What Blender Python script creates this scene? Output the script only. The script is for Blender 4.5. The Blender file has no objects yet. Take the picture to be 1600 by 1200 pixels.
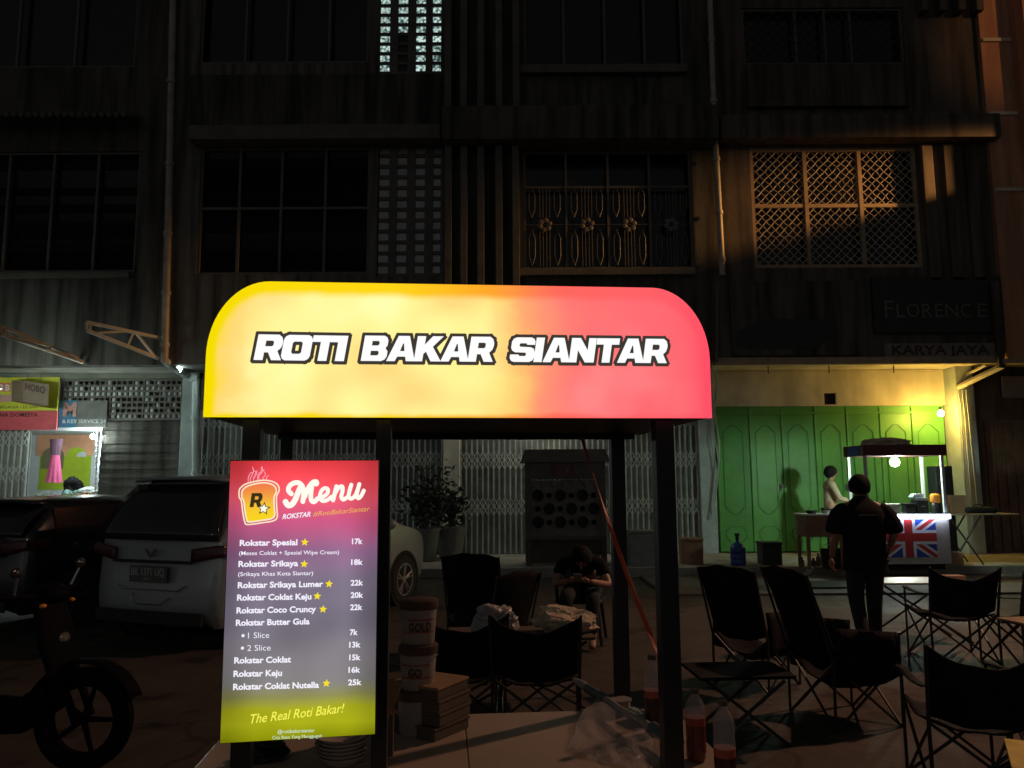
import bpy, bmesh, math, random
from mathutils import Vector, Matrix
random.seed(7)
R = math.radians
PI = math.pi
S = bpy.context.scene
COL = S.collection

# ------------------------------------------------------------------ camera
FPX = 1232.0
EYE = Vector((0.0, 0.0, 1.6))
TILT, ROLL = R(7.26), R(0.3)
_f = Vector((0, math.cos(TILT), math.sin(TILT)))
_r0, _u0 = Vector((1, 0, 0)), Vector((0, -math.sin(TILT), math.cos(TILT)))
_r = _r0 * math.cos(ROLL) - _u0 * math.sin(ROLL)
_u = _r0 * math.sin(ROLL) + _u0 * math.cos(ROLL)
cam = bpy.data.cameras.new('camera')
cam.sensor_width = 36.0
cam.lens = 36.0 * FPX / 1600.0
cam.clip_start, cam.clip_end = 0.05, 400.0
cam_o = bpy.data.objects.new('camera', cam)
COL.objects.link(cam_o)
m = Matrix.Identity(4)
for i in range(3):
    m[i][0], m[i][1], m[i][2], m[i][3] = _r[i], _u[i], -_f[i], EYE[i]
cam_o.matrix_world = m
S.camera = cam_o


def ray(px, py):
    return _f * FPX + _r * (px - 800.0) + _u * (600.0 - py)


def P(px, py, Y):
    "the point seen at photo pixel px, py at the distance Y"
    d = ray(px, py)
    return EYE + d * ((Y - EYE.y) / d.y)


def G(px, py, z=0.0):
    "the point seen at photo pixel px, py at the height z"
    d = ray(px, py)
    return EYE + d * ((z - EYE.z) / d.z)


def XZ(px, py, Y):
    p = P(px, py, Y)
    return p.x, p.z


# ------------------------------------------------------------------ night sky, exposure
w = bpy.data.worlds.new('World')
S.world = w
w.use_nodes = True
nt = w.node_tree
sky = nt.nodes.new('ShaderNodeTexSky')
sky.sky_type = 'NISHITA'
sky.sun_disc = False
sky.sun_elevation = R(-1)
sky.sun_rotation = R(200)
hs = nt.nodes.new('ShaderNodeHueSaturation')
hs.inputs['Saturation'].default_value = 0.08
nt.links.new(sky.outputs[0], hs.inputs['Color'])
nt.links.new(hs.outputs[0], nt.nodes['Background'].inputs[0])
nt.nodes['Background'].inputs[1].default_value = 0.095
S.view_settings.view_transform = 'Standard'
S.view_settings.look = 'None'
S.view_settings.exposure = 0.0
S.view_settings.gamma = 1.0
S.cycles.use_denoising = True
S.cycles.max_bounces = 6
S.cycles.sample_clamp_indirect = 3.0


def lamp(name, kind, loc, power, color, size=0.1, aim=None, cone=None):
    l = bpy.data.lights.new(name, kind)
    l.energy = power
    l.color = color
    if kind == 'AREA':
        l.size = size
    else:
        l.shadow_soft_size = size
    if cone:
        l.spot_size, l.spot_blend = R(cone), 0.8
    o = bpy.data.objects.new(name, l)
    o.location = loc
    if aim is not None:
        o.rotation_euler = (Vector(aim) - Vector(loc)).to_track_quat('-Z', 'Y').to_euler()
    COL.objects.link(o)
    return o


# sodium street lamps standing to the right of the picture, a white one behind the camera
lamp('street_lamp_light', 'SPOT', (14.6, 13.7, 8.95), 6500, (1.0, 0.46, 0.13), 0.12, (7.0, 15.5, 6.5), 32)
lamp('street_lamp_light', 'SPOT', (15.0, 7.5, 12.5), 600, (1.0, 0.45, 0.15), 0.15, (11.0, 15.2, 11.0), 24)
lamp('street_lamp_light', 'SPOT', (-2.0, -5.0, 3.6), 115, (0.92, 1.0, 0.98), 0.15, (-3.8, 8.5, 1.2), 34)  # white lamp behind the camera, added to lift the parked cars' tails
lamp('street_lamp_light', 'SPOT', (7.6, 8.6, 6.6), 1050, (1.0, 0.52, 0.33), 0.15, (2.5, 5.0, 0.0), 104)

# ------------------------------------------------------------------ materials


def lin(c):
    return tuple(((x / 255.0) / 12.92 if x <= 10.3 else (((x / 255.0) + 0.055) / 1.055) ** 2.4) for x in c)


def mat(name, col, rough=0.6, metal=0.0, vary=0.25, scale=6.0, bump=0.0, spec=0.5, trans=0.0, coat=0.0):
    m_ = bpy.data.materials.new(name)
    m_.use_nodes = True
    n, L = m_.node_tree.nodes, m_.node_tree.links
    b = n['Principled BSDF']
    b.inputs['Roughness'].default_value = rough
    b.inputs['Metallic'].default_value = metal
    b.inputs['Specular IOR Level'].default_value = spec
    b.inputs['Transmission Weight'].default_value = trans
    b.inputs['Coat Weight'].default_value = coat
    tc = n.new('ShaderNodeTexCoord')
    no = n.new('ShaderNodeTexNoise')
    no.inputs['Scale'].default_value = scale
    no.inputs['Detail'].default_value = 6.0
    no.inputs['Roughness'].default_value = 0.65
    L.new(tc.outputs['Object'], no.inputs['Vector'])
    rp = n.new('ShaderNodeValToRGB')
    e = rp.color_ramp.elements
    e[0].position, e[1].position = 0.3, 0.7
    e[0].color = tuple(x * (1 - vary) for x in col) + (1,)
    e[1].color = tuple(min(1, x * (1 + vary)) for x in col) + (1,)
    L.new(no.outputs['Fac'], rp.inputs[0])
    L.new(rp.outputs[0], b.inputs['Base Color'])
    if bump:
        bp = n.new('ShaderNodeBump')
        bp.inputs['Strength'].default_value = bump
        bp.inputs['Distance'].default_value = 0.02
        n2 = n.new('ShaderNodeTexNoise')
        n2.inputs['Scale'].default_value = scale * 6
        n2.inputs['Detail'].default_value = 5.0
        L.new(tc.outputs['Object'], n2.inputs['Vector'])
        L.new(n2.outputs['Fac'], bp.inputs['Height'])
        L.new(bp.outputs[0], b.inputs['Normal'])
    return m_


def grimy(name, col, dirt, rough=0.85, streak=3.0):
    "old rendered wall with black rain streaks"
    m_ = mat(name, col, rough, vary=0.2, scale=1.3, bump=0.25, spec=0.25)
    n, L = m_.node_tree.nodes, m_.node_tree.links
    b = n['Principled BSDF']
    src = b.inputs['Base Color'].links[0].from_socket
    tc = n.new('ShaderNodeTexCoord')
    mp = n.new('ShaderNodeMapping')
    mp.inputs['Scale'].default_value = (streak, streak, 0.22)
    no = n.new('ShaderNodeTexNoise')
    no.inputs['Scale'].default_value = 1.6
    no.inputs['Detail'].default_value = 7.0
    L.new(tc.outputs['Object'], mp.inputs[0])
    L.new(mp.outputs[0], no.inputs['Vector'])
    rp = n.new('ShaderNodeValToRGB')
    rp.color_ramp.elements[0].position, rp.color_ramp.elements[1].position = 0.42, 0.66
    rp.color_ramp.elements[0].color = (0, 0, 0, 1)
    rp.color_ramp.elements[1].color = (1, 1, 1, 1)
    L.new(no.outputs['Fac'], rp.inputs[0])
    mx = n.new('ShaderNodeMix')
    mx.data_type = 'RGBA'
    L.new(rp.outputs[0], mx.inputs['Factor'])
    L.new(src, mx.inputs['A'])
    mx.inputs['B'].default_value = dirt + (1,)
    L.new(mx.outputs['Result'], b.inputs['Base Color'])
    return m_


def emit(name, rgb, strength=1.0, sample=True):
    m_ = bpy.data.materials.new(name)
    m_.use_nodes = True
    n, L = m_.node_tree.nodes, m_.node_tree.links
    n.remove(n['Principled BSDF'])
    e = n.new('ShaderNodeEmission')
    e.inputs[0].default_value = lin(rgb) + (1,)
    e.inputs[1].default_value = strength
    L.new(e.outputs[0], n['Material Output'].inputs[0])
    if not sample:
        m_.cycles.emission_sampling = 'NONE'
    return m_


M = {}


def mk(key, *a, **k):
    M[key] = mat(key, *a, **k)


mk('asphalt', (0.072, 0.060, 0.048), 0.8, vary=0.4, scale=1.2, bump=0.6, spec=0.3)
mk('path', (0.13, 0.108, 0.085), 0.8, vary=0.35, scale=1.6, bump=0.5)
mk('pavement', (0.30, 0.27, 0.23), 0.8, vary=0.3, scale=2.0, bump=0.35)
M['wall'] = grimy('wall', (0.17, 0.165, 0.145), (0.06, 0.057, 0.05))
M['wall_brown'] = grimy('wall_brown', (0.13, 0.11, 0.095), (0.05, 0.043, 0.037))
M['wall_dark'] = grimy('wall_dark', (0.11, 0.105, 0.09), (0.035, 0.033, 0.03))
M['cream'] = grimy('cream', (0.74, 0.68, 0.55), (0.55, 0.50, 0.41), streak=1.2)
M['lintel'] = grimy('lintel', (0.26, 0.26, 0.22), (0.18, 0.18, 0.15), streak=1.2)
M['brick'] = grimy('brick', (0.56, 0.30, 0.19), (0.40, 0.21, 0.13))
mk('beam', (0.13, 0.125, 0.11), 0.85, vary=0.25, scale=2.5, bump=0.3)
mk('white_paint', (0.62, 0.62, 0.60), 0.55, vary=0.15, scale=3)
mk('pillar', (0.44, 0.51, 0.50), 0.6, vary=0.2, scale=2.5)
mk('pipe', (0.40, 0.36, 0.30), 0.5, vary=0.25, scale=4)
mk('glass_dark', (0.012, 0.013, 0.013), 0.16, vary=0.3, spec=0.5)
mk('frame', (0.13, 0.12, 0.10), 0.6, vary=0.2)
mk('frame_wood', (0.36, 0.27, 0.18), 0.6, vary=0.25)
mk('mesh', (0.52, 0.46, 0.38), 0.5, vary=0.2)
mk('iron', (0.09, 0.08, 0.075), 0.5, vary=0.2)
mk('void', (0.012, 0.012, 0.012), 0.9, vary=0.1)
mk('gate', (0.46, 0.47, 0.44), 0.5, vary=0.3, scale=4)
mk('gate_back', (0.20, 0.205, 0.19), 0.8, vary=0.3, scale=3)
mk('gate_brown', (0.16, 0.10, 0.065), 0.65, vary=0.35, scale=5)
mk('green', (0.125, 0.40, 0.095), 0.44, vary=0.16, scale=1.8, spec=0.4, bump=0.08)
mk('green_line', (0.05, 0.20, 0.042), 0.5, vary=0.1)
mk('black_cloth', (0.012, 0.012, 0.013), 0.9, vary=0.3, scale=9, bump=0.4, spec=0.2)
mk('black_metal', (0.035, 0.032, 0.03), 0.4, vary=0.2, spec=0.5)
mk('black_paint', (0.018, 0.017, 0.018), 0.45, vary=0.25, scale=8)
mk('black_plastic', (0.02, 0.02, 0.021), 0.4, vary=0.2)
mk('counter', (0.52, 0.42, 0.33), 0.3, vary=0.10, scale=2.5)
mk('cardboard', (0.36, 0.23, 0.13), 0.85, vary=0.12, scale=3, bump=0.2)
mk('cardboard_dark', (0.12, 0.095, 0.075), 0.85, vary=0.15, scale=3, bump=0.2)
mk('bucket', (0.40, 0.38, 0.35), 0.4, vary=0.08, scale=3)
mk('bucket_lid', (0.11, 0.07, 0.06), 0.4, vary=0.15)
mk('print_dark', (0.10, 0.06, 0.04), 0.6, vary=0.1)
mk('print_red', (0.45, 0.05, 0.03), 0.6, vary=0.1)
mk('plate', (0.60, 0.56, 0.50), 0.35, vary=0.08)
mk('skin', (0.36, 0.20, 0.13), 0.5, vary=0.1, scale=9)
mk('hair', (0.010, 0.009, 0.008), 0.75, vary=0.3, scale=30, bump=0.4, spec=0.15)
mk('beige_cloth', (0.50, 0.40, 0.27), 0.85, vary=0.15, scale=9, bump=0.3)
mk('dark_denim', (0.022, 0.024, 0.03), 0.85, vary=0.3, scale=12, bump=0.3)
mk('silver_paint', (0.34, 0.375, 0.37), 0.38, metal=0.25, vary=0.06, scale=2, coat=0.5)
mk('dark_car', (0.012, 0.013, 0.014), 0.3, metal=0.0, vary=0.1, scale=2, coat=0.6)
mk('car_glass', (0.022, 0.024, 0.026), 0.13, vary=0.1, spec=0.6)
mk('tyre', (0.02, 0.02, 0.02), 0.85, vary=0.2, scale=10)
mk('alloy', (0.62, 0.58, 0.54), 0.3, metal=0.8, vary=0.1)
mk('tail_red', (0.07, 0.014, 0.012), 0.25, vary=0.2, spec=0.6)
mk('plate_black', (0.10, 0.105, 0.10), 0.5, vary=0.1)
mk('plate_text', (0.42, 0.43, 0.42), 0.5, vary=0.05)
mk('chrome', (0.7, 0.7, 0.7), 0.15, metal=1.0, vary=0.05)
mk('rust', (0.30, 0.13, 0.08), 0.6, vary=0.3)
mk('strap_red', (0.75, 0.12, 0.05), 0.55, vary=0.15, scale=40)
mk('plastic_clear', (0.42, 0.40, 0.38), 0.25, vary=0.1, spec=0.6)
mk('tape_blue', (0.10, 0.14, 0.17), 0.35, vary=0.15)
mk('paper', (0.62, 0.52, 0.38), 0.8, vary=0.2, scale=7, bump=0.5)
mk('liquid', (0.20, 0.045, 0.025), 0.25, vary=0.1, spec=0.6)
mk('liquid_dark', (0.05, 0.022, 0.014), 0.3, vary=0.2, spec=0.6)
mk('bottle_clear', (0.10, 0.09, 0.085), 0.08, vary=0.1, spec=0.8)
mk('cap_red', (0.65, 0.07, 0.04), 0.4, vary=0.1)
mk('yellow_slat', (0.78, 0.60, 0.05), 0.5, vary=0.2, scale=10)
mk('wood_slat', (0.34, 0.24, 0.15), 0.5, vary=0.25, scale=10)
mk('white_top', (0.58, 0.56, 0.54), 0.4, vary=0.1)
mk('brown_wood', (0.26, 0.13, 0.075), 0.5, vary=0.3, scale=7)
mk('cart_white', (0.50, 0.46, 0.40), 0.5, vary=0.12)
mk('cart_blue', (0.02, 0.06, 0.34), 0.45, vary=0.1)
mk('cart_red', (0.48, 0.03, 0.025), 0.45, vary=0.1)
mk('flag_white', (0.72, 0.72, 0.74), 0.45, vary=0.05)
mk('roof_red', (0.13, 0.035, 0.04), 0.5, vary=0.3)
mk('jug_blue', (0.03, 0.07, 0.30), 0.2, vary=0.15, spec=0.6)
mk('leaf', (0.030, 0.045, 0.025), 0.55, vary=0.4, scale=8)
mk('pot', (0.17, 0.165, 0.155), 0.7, vary=0.2)
mk('stem', (0.08, 0.06, 0.04), 0.8, vary=0.2)
mk('carved', (0.085, 0.07, 0.06), 0.55, vary=0.3, scale=5)
mk('carved_light', (0.13, 0.115, 0.10), 0.6, vary=0.25, scale=5)
mk('banner_yellow', (0.62, 0.62, 0.05), 0.55, vary=0.1)
mk('banner_red', (0.66, 0.10, 0.12), 0.55, vary=0.15, scale=4)
mk('banner_orange', (0.72, 0.22, 0.10), 0.55, vary=0.1)
mk('banner_blue', (0.05, 0.20, 0.34), 0.55, vary=0.15)
mk('pale_pink', (0.60, 0.32, 0.28), 0.6, vary=0.1)
mk('sign_brown', (0.17, 0.12, 0.08), 0.6, vary=0.15)
mk('sign_black', (0.022, 0.020, 0.019), 0.5, vary=0.2, scale=3)
mk('letter_grey', (0.16, 0.145, 0.13), 0.5, vary=0.2)
mk('letter_dark', (0.06, 0.025, 0.022), 0.6, vary=0.2)
mk('pink_cloth', (0.70, 0.12, 0.28), 0.8, vary=0.15, bump=0.3)
mk('mauve_cloth', (0.16, 0.08, 0.13), 0.8, vary=0.2, bump=0.3)
mk('teal_cloth', (0.25, 0.40, 0.38), 0.85, vary=0.3, scale=9, bump=0.4)
mk('lime', (0.42, 0.55, 0.03), 0.7, vary=0.1)
mk('olive_brown', (0.22, 0.20, 0.10), 0.7, vary=0.1)
mk('peach', (0.80, 0.40, 0.24), 0.7, vary=0.1)
mk('pale_wall', (0.66, 0.70, 0.72), 0.7, vary=0.1)
mk('floral_cloth', (0.50, 0.54, 0.60), 0.8, vary=0.5, scale=18, bump=0.3)
mk('orange_plastic', (0.85, 0.30, 0.03), 0.5, vary=0.1)
mk('steel', (0.30, 0.31, 0.33), 0.35, metal=0.6, vary=0.15)
mk('brick_grey', (0.22, 0.21, 0.20), 0.8, vary=0.2)
def street(m_):
    "worn street surface: broad patches, dark oil stains and fine cracks"
    n, L = m_.node_tree.nodes, m_.node_tree.links
    b = n['Principled BSDF']
    src = b.inputs['Base Color'].links[0].from_socket
    tc = n.new('ShaderNodeTexCoord')

    def layer(src, fac, col):
        mx = n.new('ShaderNodeMix')
        mx.data_type = 'RGBA'
        L.new(fac, mx.inputs['Factor'])
        L.new(src, mx.inputs['A'])
        mx.inputs['B'].default_value = col + (1,)
        return mx.outputs['Result']

    def ramp(v, a, c, k=1.0):
        r_ = n.new('ShaderNodeMapRange')
        L.new(v, r_.inputs[0])
        for i, q in enumerate((a, c, 0, k)):
            r_.inputs[i + 1].default_value = q
        return r_.outputs[0]
    n1 = n.new('ShaderNodeTexNoise')
    n1.inputs['Scale'].default_value = 0.55
    n1.inputs['Detail'].default_value = 8
    n2 = n.new('ShaderNodeTexNoise')
    n2.inputs['Scale'].default_value = 2.3
    n2.inputs['Detail'].default_value = 3
    v1 = n.new('ShaderNodeTexVoronoi')
    v1.feature = 'DISTANCE_TO_EDGE'
    v1.inputs['Scale'].default_value = .42
    nw = n.new('ShaderNodeTexNoise')
    nw.inputs['Scale'].default_value = 1.8
    ad = n.new('ShaderNodeVectorMath')
    ad.operation = 'MULTIPLY_ADD'
    ad.inputs[1].default_value = (.9, .9, 0)
    L.new(tc.outputs['Object'], nw.inputs['Vector'])
    L.new(nw.outputs['Color'], ad.inputs[0])
    L.new(tc.outputs['Object'], ad.inputs[2])
    L.new(ad.outputs[0], v1.inputs['Vector'])
    for q in (n1, n2):
        L.new(tc.outputs['Object'], q.inputs['Vector'])
    c = layer(src, ramp(n1.outputs['Fac'], .48, .62, .6), (.085, .070, .055))
    c = layer(c, ramp(n2.outputs['Fac'], .60, .68, .75), (.022, .019, .016))
    c = layer(c, ramp(v1.outputs['Distance'], .014, .003, .5), (.014, .012, .010))
    L.new(c, b.inputs['Base Color'])
    L.new(ramp(n1.outputs['Fac'], .3, .7, .55), b.inputs['Roughness'])
    b.inputs['Roughness'].links[0].from_node.inputs[3].default_value = .55
    b.inputs['Roughness'].links[0].from_node.inputs[4].default_value = .9


street(M['asphalt'])
pc = bpy.data.materials.new('clear_film')
pc.use_nodes = True
n_, L = pc.node_tree.nodes, pc.node_tree.links
tr = n_.new('ShaderNodeBsdfTransparent')
mxs = n_.new('ShaderNodeMixShader')
mxs.inputs[0].default_value = .42
b_ = n_['Principled BSDF']
b_.inputs['Base Color'].default_value = (.72, .70, .68, 1)
b_.inputs['Roughness'].default_value = .07
no_ = n_.new('ShaderNodeTexNoise')
no_.inputs['Scale'].default_value = 30
bp_ = n_.new('ShaderNodeBump')
bp_.inputs['Strength'].default_value = .6
bp_.inputs['Distance'].default_value = .01
L.new(no_.outputs['Fac'], bp_.inputs['Height'])
L.new(bp_.outputs[0], b_.inputs['Normal'])
L.new(tr.outputs[0], mxs.inputs[1])
L.new(b_.outputs[0], mxs.inputs[2])
L.new(mxs.outputs[0], n_['Material Output'].inputs[0])
M['clear_film'] = pc
M['clear_bottle'] = pc.copy()
M['clear_bottle'].node_tree.nodes[mxs.name].inputs[0].default_value = .32
mk('bike_black', (0.005, 0.005, 0.006), 0.65, vary=0.2, spec=0.04)
mk('liquid_band', (0.50, 0.10, 0.07), 0.3, vary=0.2)
mk('grille', (0.17, 0.15, 0.13), 0.5, vary=0.2)
mk('name_strip', (0.20, 0.185, 0.16), 0.7, vary=0.2)
mk('bumper_grey', (0.16, 0.17, 0.17), 0.5, vary=0.15)
M['led_white'] = emit('led_white', (235, 255, 250), 1000)
M['bulb_warm'] = emit('bulb_warm', (255, 205, 95), 600)
M['bulb_cart'] = emit('bulb_cart', (225, 255, 235), 420)
M['led_strip'] = emit('led_strip', (205, 220, 255), 17)
M['block_lit'] = None

# ------------------------------------------------------------------ mesh building


class MB:
    def __init__(self):
        self.v, self.f = [], []

    def add(self, vs, fs):
        o = len(self.v)
        self.v += [Vector(p) for p in vs]
        self.f += [tuple(i + o for i in q) for q in fs]
        return self

    def box(self, x0, x1, y0, y1, z0, z1):
        vs = [(x, y, z) for z in (z0, z1) for y in (y0, y1) for x in (x0, x1)]
        return self.add(vs, [(0, 2, 3, 1), (4, 5, 7, 6), (0, 1, 5, 4), (2, 6, 7, 3), (0, 4, 6, 2), (1, 3, 7, 5)])

    def obox(self, c, s, rot=None):
        "box about its centre, turned by a matrix"
        rot = rot or Matrix.Identity(3)
        c = Vector(c)
        vs = [c + rot @ Vector((x * s[0] / 2, y * s[1] / 2, z * s[2] / 2)) for z in (-1, 1) for y in (-1, 1) for x in (-1, 1)]
        return self.add(vs, [(0, 2, 3, 1), (4, 5, 7, 6), (0, 1, 5, 4), (2, 6, 7, 3), (0, 4, 6, 2), (1, 3, 7, 5)])

    def tube(self, pts, r, n=8):
        pts = [Vector(p) for p in pts]
        rs = r if isinstance(r, (list, tuple)) else [r] * len(pts)
        rings = []
        up = None
        for i, p in enumerate(pts):
            d = (pts[min(i + 1, len(pts) - 1)] - pts[max(i - 1, 0)]).normalized()
            if up is None or abs(up.dot(d)) > 0.95:
                up = Vector((0, 0, 1)) if abs(d.z) < 0.9 else Vector((1, 0, 0))
            a = d.cross(up).normalized()
            b = a.cross(d).normalized()
            up = b
            rings.append([p + (a * math.cos(2 * PI * k / n) + b * math.sin(2 * PI * k / n)) * rs[i] for k in range(n)])
        vs = [q for rg in rings for q in rg]
        fs = []
        for i in range(len(pts) - 1):
            for k in range(n):
                k2 = (k + 1) % n
                fs.append((i * n + k, i * n + k2, (i + 1) * n + k2, (i + 1) * n + k))
        fs.append(tuple(range(n - 1, -1, -1)))
        fs.append(tuple((len(pts) - 1) * n + k for k in range(n)))
        return self.add(vs, fs)

    def lathe(self, prof, c=(0, 0, 0), n=20, axis='z', ring=False):
        c = Vector(c)
        vs, fs = [], []
        for r, h in prof:
            for k in range(n):
                a = 2 * PI * k / n
                x, y = r * math.cos(a), r * math.sin(a)
                q = {'z': (x, y, h), 'y': (x, h, y), 'x': (h, x, y)}[axis]
                vs.append(c + Vector(q))
        for i in range(len(prof) - 1):
            for k in range(n):
                k2 = (k + 1) % n
                fs.append((i * n + k, i * n + k2, (i + 1) * n + k2, (i + 1) * n + k))
        if ring:
            l_ = (len(prof) - 1) * n
            fs += [(l_ + k, l_ + (k + 1) % n, (k + 1) % n, k) for k in range(n)]
        else:
            fs.append(tuple(range(n - 1, -1, -1)))
            fs.append(tuple((len(prof) - 1) * n + k for k in range(n)))
        return self.add(vs, fs)

    def ball(self, c, r, n=14, mth=8):
        if not isinstance(r, (tuple, list)):
            r = (r, r, r)
        c = Vector(c)
        vs, fs = [], []
        for i in range(1, mth):
            t = PI * i / mth
            for k in range(n):
                a = 2 * PI * k / n
                vs.append(c + Vector((r[0] * math.sin(t) * math.cos(a), r[1] * math.sin(t) * math.sin(a), r[2] * math.cos(t))))
        for i in range(mth - 2):
            for k in range(n):
                k2 = (k + 1) % n
                fs.append((i * n + k, (i + 1) * n + k, (i + 1) * n + k2, i * n + k2))
        t, b = len(vs), len(vs) + 1
        vs += [c + Vector((0, 0, r[2])), c - Vector((0, 0, r[2]))]
        for k in range(n):
            k2 = (k + 1) % n
            fs.append((t, k, k2))
            fs.append((b, (mth - 2) * n + k2, (mth - 2) * n + k))
        return self.add(vs, fs)

    def grid(self, fn, nu, nv):
        vs = [fn(i / nu, j / nv) for j in range(nv + 1) for i in range(nu + 1)]
        fs = [(j * (nu + 1) + i, j * (nu + 1) + i + 1, (j + 1) * (nu + 1) + i + 1, (j + 1) * (nu + 1) + i) for j in range(nv) for i in range(nu)]
        return self.add(vs, fs)

    def prism(self, poly, y0, y1):
        "polygon in x, z pushed from y0 to y1"
        n = len(poly)
        vs = [(x, y0, z) for x, z in poly] + [(x, y1, z) for x, z in poly]
        fs = [tuple(range(n)), tuple(range(2 * n - 1, n - 1, -1))]
        fs += [(i, i + n, (i + 1) % n + n, (i + 1) % n) for i in range(n)]
        return self.add(vs, fs)

    def build(self, name, m_, parent=None, smooth=None, bevel=0, solid=0, world=False):
        me = bpy.data.meshes.new(name)
        vs = self.v
        if world and parent is not None:
            q = parent
            mw = Matrix.Identity(4)
            chain = []
            while q is not None:
                chain.append(q)
                q = q.parent
            for q in reversed(chain):
                mw = mw @ q.matrix_basis
            inv = mw.inverted()
            vs = [inv @ p for p in vs]
        me.from_pydata([tuple(p) for p in vs], [], self.f)
        me.update()
        bm = bmesh.new()
        bm.from_mesh(me)
        bmesh.ops.recalc_face_normals(bm, faces=bm.faces[:])
        bm.to_mesh(me)
        bm.free()
        me.materials.append(m_ if not isinstance(m_, str) else M[m_])
        if smooth is not None:
            for p in me.polygons:
                p.use_smooth = True
            me.set_sharp_from_angle(angle=R(smooth))
        o = bpy.data.objects.new(name, me)
        COL.objects.link(o)
        if parent is not None:
            o.parent = parent
        if bevel:
            b = o.modifiers.new('bevel', 'BEVEL')
            b.width, b.segments, b.limit_method = bevel, 2, 'ANGLE'
        if solid:
            b = o.modifiers.new('solid', 'SOLIDIFY')
            b.thickness = solid
        return o


def thing(name, label, cat, loc=(0, 0, 0), rz=0.0, group=None):
    o = bpy.data.objects.new(name, None)
    o.empty_display_size = 0.1
    o.location = loc
    o.rotation_euler = (0, 0, rz)
    COL.objects.link(o)
    o['label'], o['category'] = label, cat
    if group:
        o['group'] = group
    return o


def tag(o, label, cat, group=None):
    o['label'], o['category'] = label, cat
    if group:
        o['group'] = group
    return o


def dup(root, loc, rz, label, group=None, scale=None):
    r = root.copy()
    COL.objects.link(r)
    r.location = loc
    r.rotation_euler = (0, 0, rz)
    r['label'] = label
    if group:
        r['group'] = group
    if scale:
        r.scale = scale
    for ch in list(root.children):
        c = ch.copy()
        COL.objects.link(c)
        c.parent = r
        for g in list(ch.children):
            d = g.copy()
            COL.objects.link(d)
            d.parent = c
    return r


def struct(name, mb, m_, **k):
    o = mb.build(name, m_, **k)
    o['kind'] = 'structure'
    return o


# ------------------------------------------------------------------ lettering
_dg = lambda: bpy.context.evaluated_depsgraph_get()


def curve_mesh(cu):
    o = bpy.data.objects.new('tmp', cu)
    COL.objects.link(o)
    me = bpy.data.meshes.new_from_object(o.evaluated_get(_dg()))
    vs = [v.co.copy() for v in me.vertices]
    fs = [tuple(p.vertices) for p in me.polygons]
    bpy.data.objects.remove(o)
    bpy.data.meshes.remove(me)
    return vs, fs


def text_geo(body, bold=0.0, shear=0.0):
    cu = bpy.data.curves.new('tmp', 'FONT')
    cu.body = body
    cu.size = 1.0
    cu.offset = bold
    cu.shear = shear
    cu.resolution_u = 3
    vs, fs = curve_mesh(cu)
    return vs, fs


CAP = 0.69


def write(mb, body, p0, p1, up, cap, nrm, bold=0.012, shear=0.0):
    "lettering from p0 to p1 along its base line, capitals cap metres high, lifted along nrm"
    vs, fs = text_geo(body, bold, shear)
    x0, x1 = min(v.x for v in vs), max(v.x for v in vs)
    p0, p1, up, nrm = Vector(p0), Vector(p1), Vector(up).normalized(), Vector(nrm)
    ex = (p1 - p0) / (x1 - x0)
    s = cap / CAP
    mb.add([p0 + ex * (v.x - x0) + up * (v.y * s) + nrm for v in vs], fs)


def stroke(mb, pts, wd, to3, lift=0.0):
    "thick round-ended pen stroke; to3 turns 2-D into 3-D"
    sp = []
    q = [pts[0]] + list(pts) + [pts[-1]]
    for i in range(1, len(q) - 2):
        for k in range(6):
            t = k / 6
            a, b, c, d = q[i - 1], q[i], q[i + 1], q[i + 2]
            sp.append(tuple(0.5 * (2 * b[j] + (c[j] - a[j]) * t + (2 * a[j] - 5 * b[j] + 4 * c[j] - d[j]) * t * t + (-a[j] + 3 * b[j] - 3 * c[j] + d[j]) * t ** 3) for j in (0, 1)))
    sp.append(tuple(pts[-1]))
    L_, R_ = [], []
    for i, p in enumerate(sp):
        a, b = sp[max(i - 1, 0)], sp[min(i + 1, len(sp) - 1)]
        dx, dy = b[0] - a[0], b[1] - a[1]
        l = math.hypot(dx, dy) or 1
        nx, ny = -dy / l * wd / 2, dx / l * wd / 2
        L_.append((p[0] + nx, p[1] + ny))
        R_.append((p[0] - nx, p[1] - ny))
    n = len(sp)
    mb.add([to3(*p) for p in L_ + R_], [(i, i + 1, n + i + 1, n + i) for i in range(n - 1)])
    for e in (sp[0], sp[-1]):
        mb.add([to3(e[0] + wd / 2 * math.cos(a * PI / 7), e[1] + wd / 2 * math.sin(a * PI / 7)) for a in range(14)], [tuple(range(14))])


def star_poly(cx, cy, r, tilt=0.0, inner=0.42):
    return [(cx + (r if k % 2 == 0 else r * inner) * math.sin(k * PI / 5 + tilt), cy + (r if k % 2 == 0 else r * inner) * math.cos(k * PI / 5 + tilt)) for k in range(10)]

# ================================================================== THE SETTING
YU, YL = 15.5, 16.7          # upper fronts, recessed ground-floor fronts
ZT = 0.16                    # raised terrace
gm = MB().grid(lambda u, v: Vector((-60 + 120 * u, -30 + 120 * v, 0)), 4, 4)
struct('ground', gm, 'asphalt')
pv = MB().box(-30, 30, 13.9, 30, 0.004, ZT)
struct('pavement', pv, 'pavement')
pm = MB().box(2.2, 30, 11.6, 13.88, 0.004, 0.03)
struct('path', pm, 'path')


def rect(px0, py0, px1, py1, Y):
    "x0, x1, z0, z1 on the plane Y of a rectangle seen in the photo"
    pm_ = 0.5 * (py0 + py1)
    return P(px0, pm_, Y).x, P(px1, pm_, Y).x, P(0.5 * (px0 + px1), py1, Y).z, P(0.5 * (px0 + px1), py0, Y).z


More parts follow.
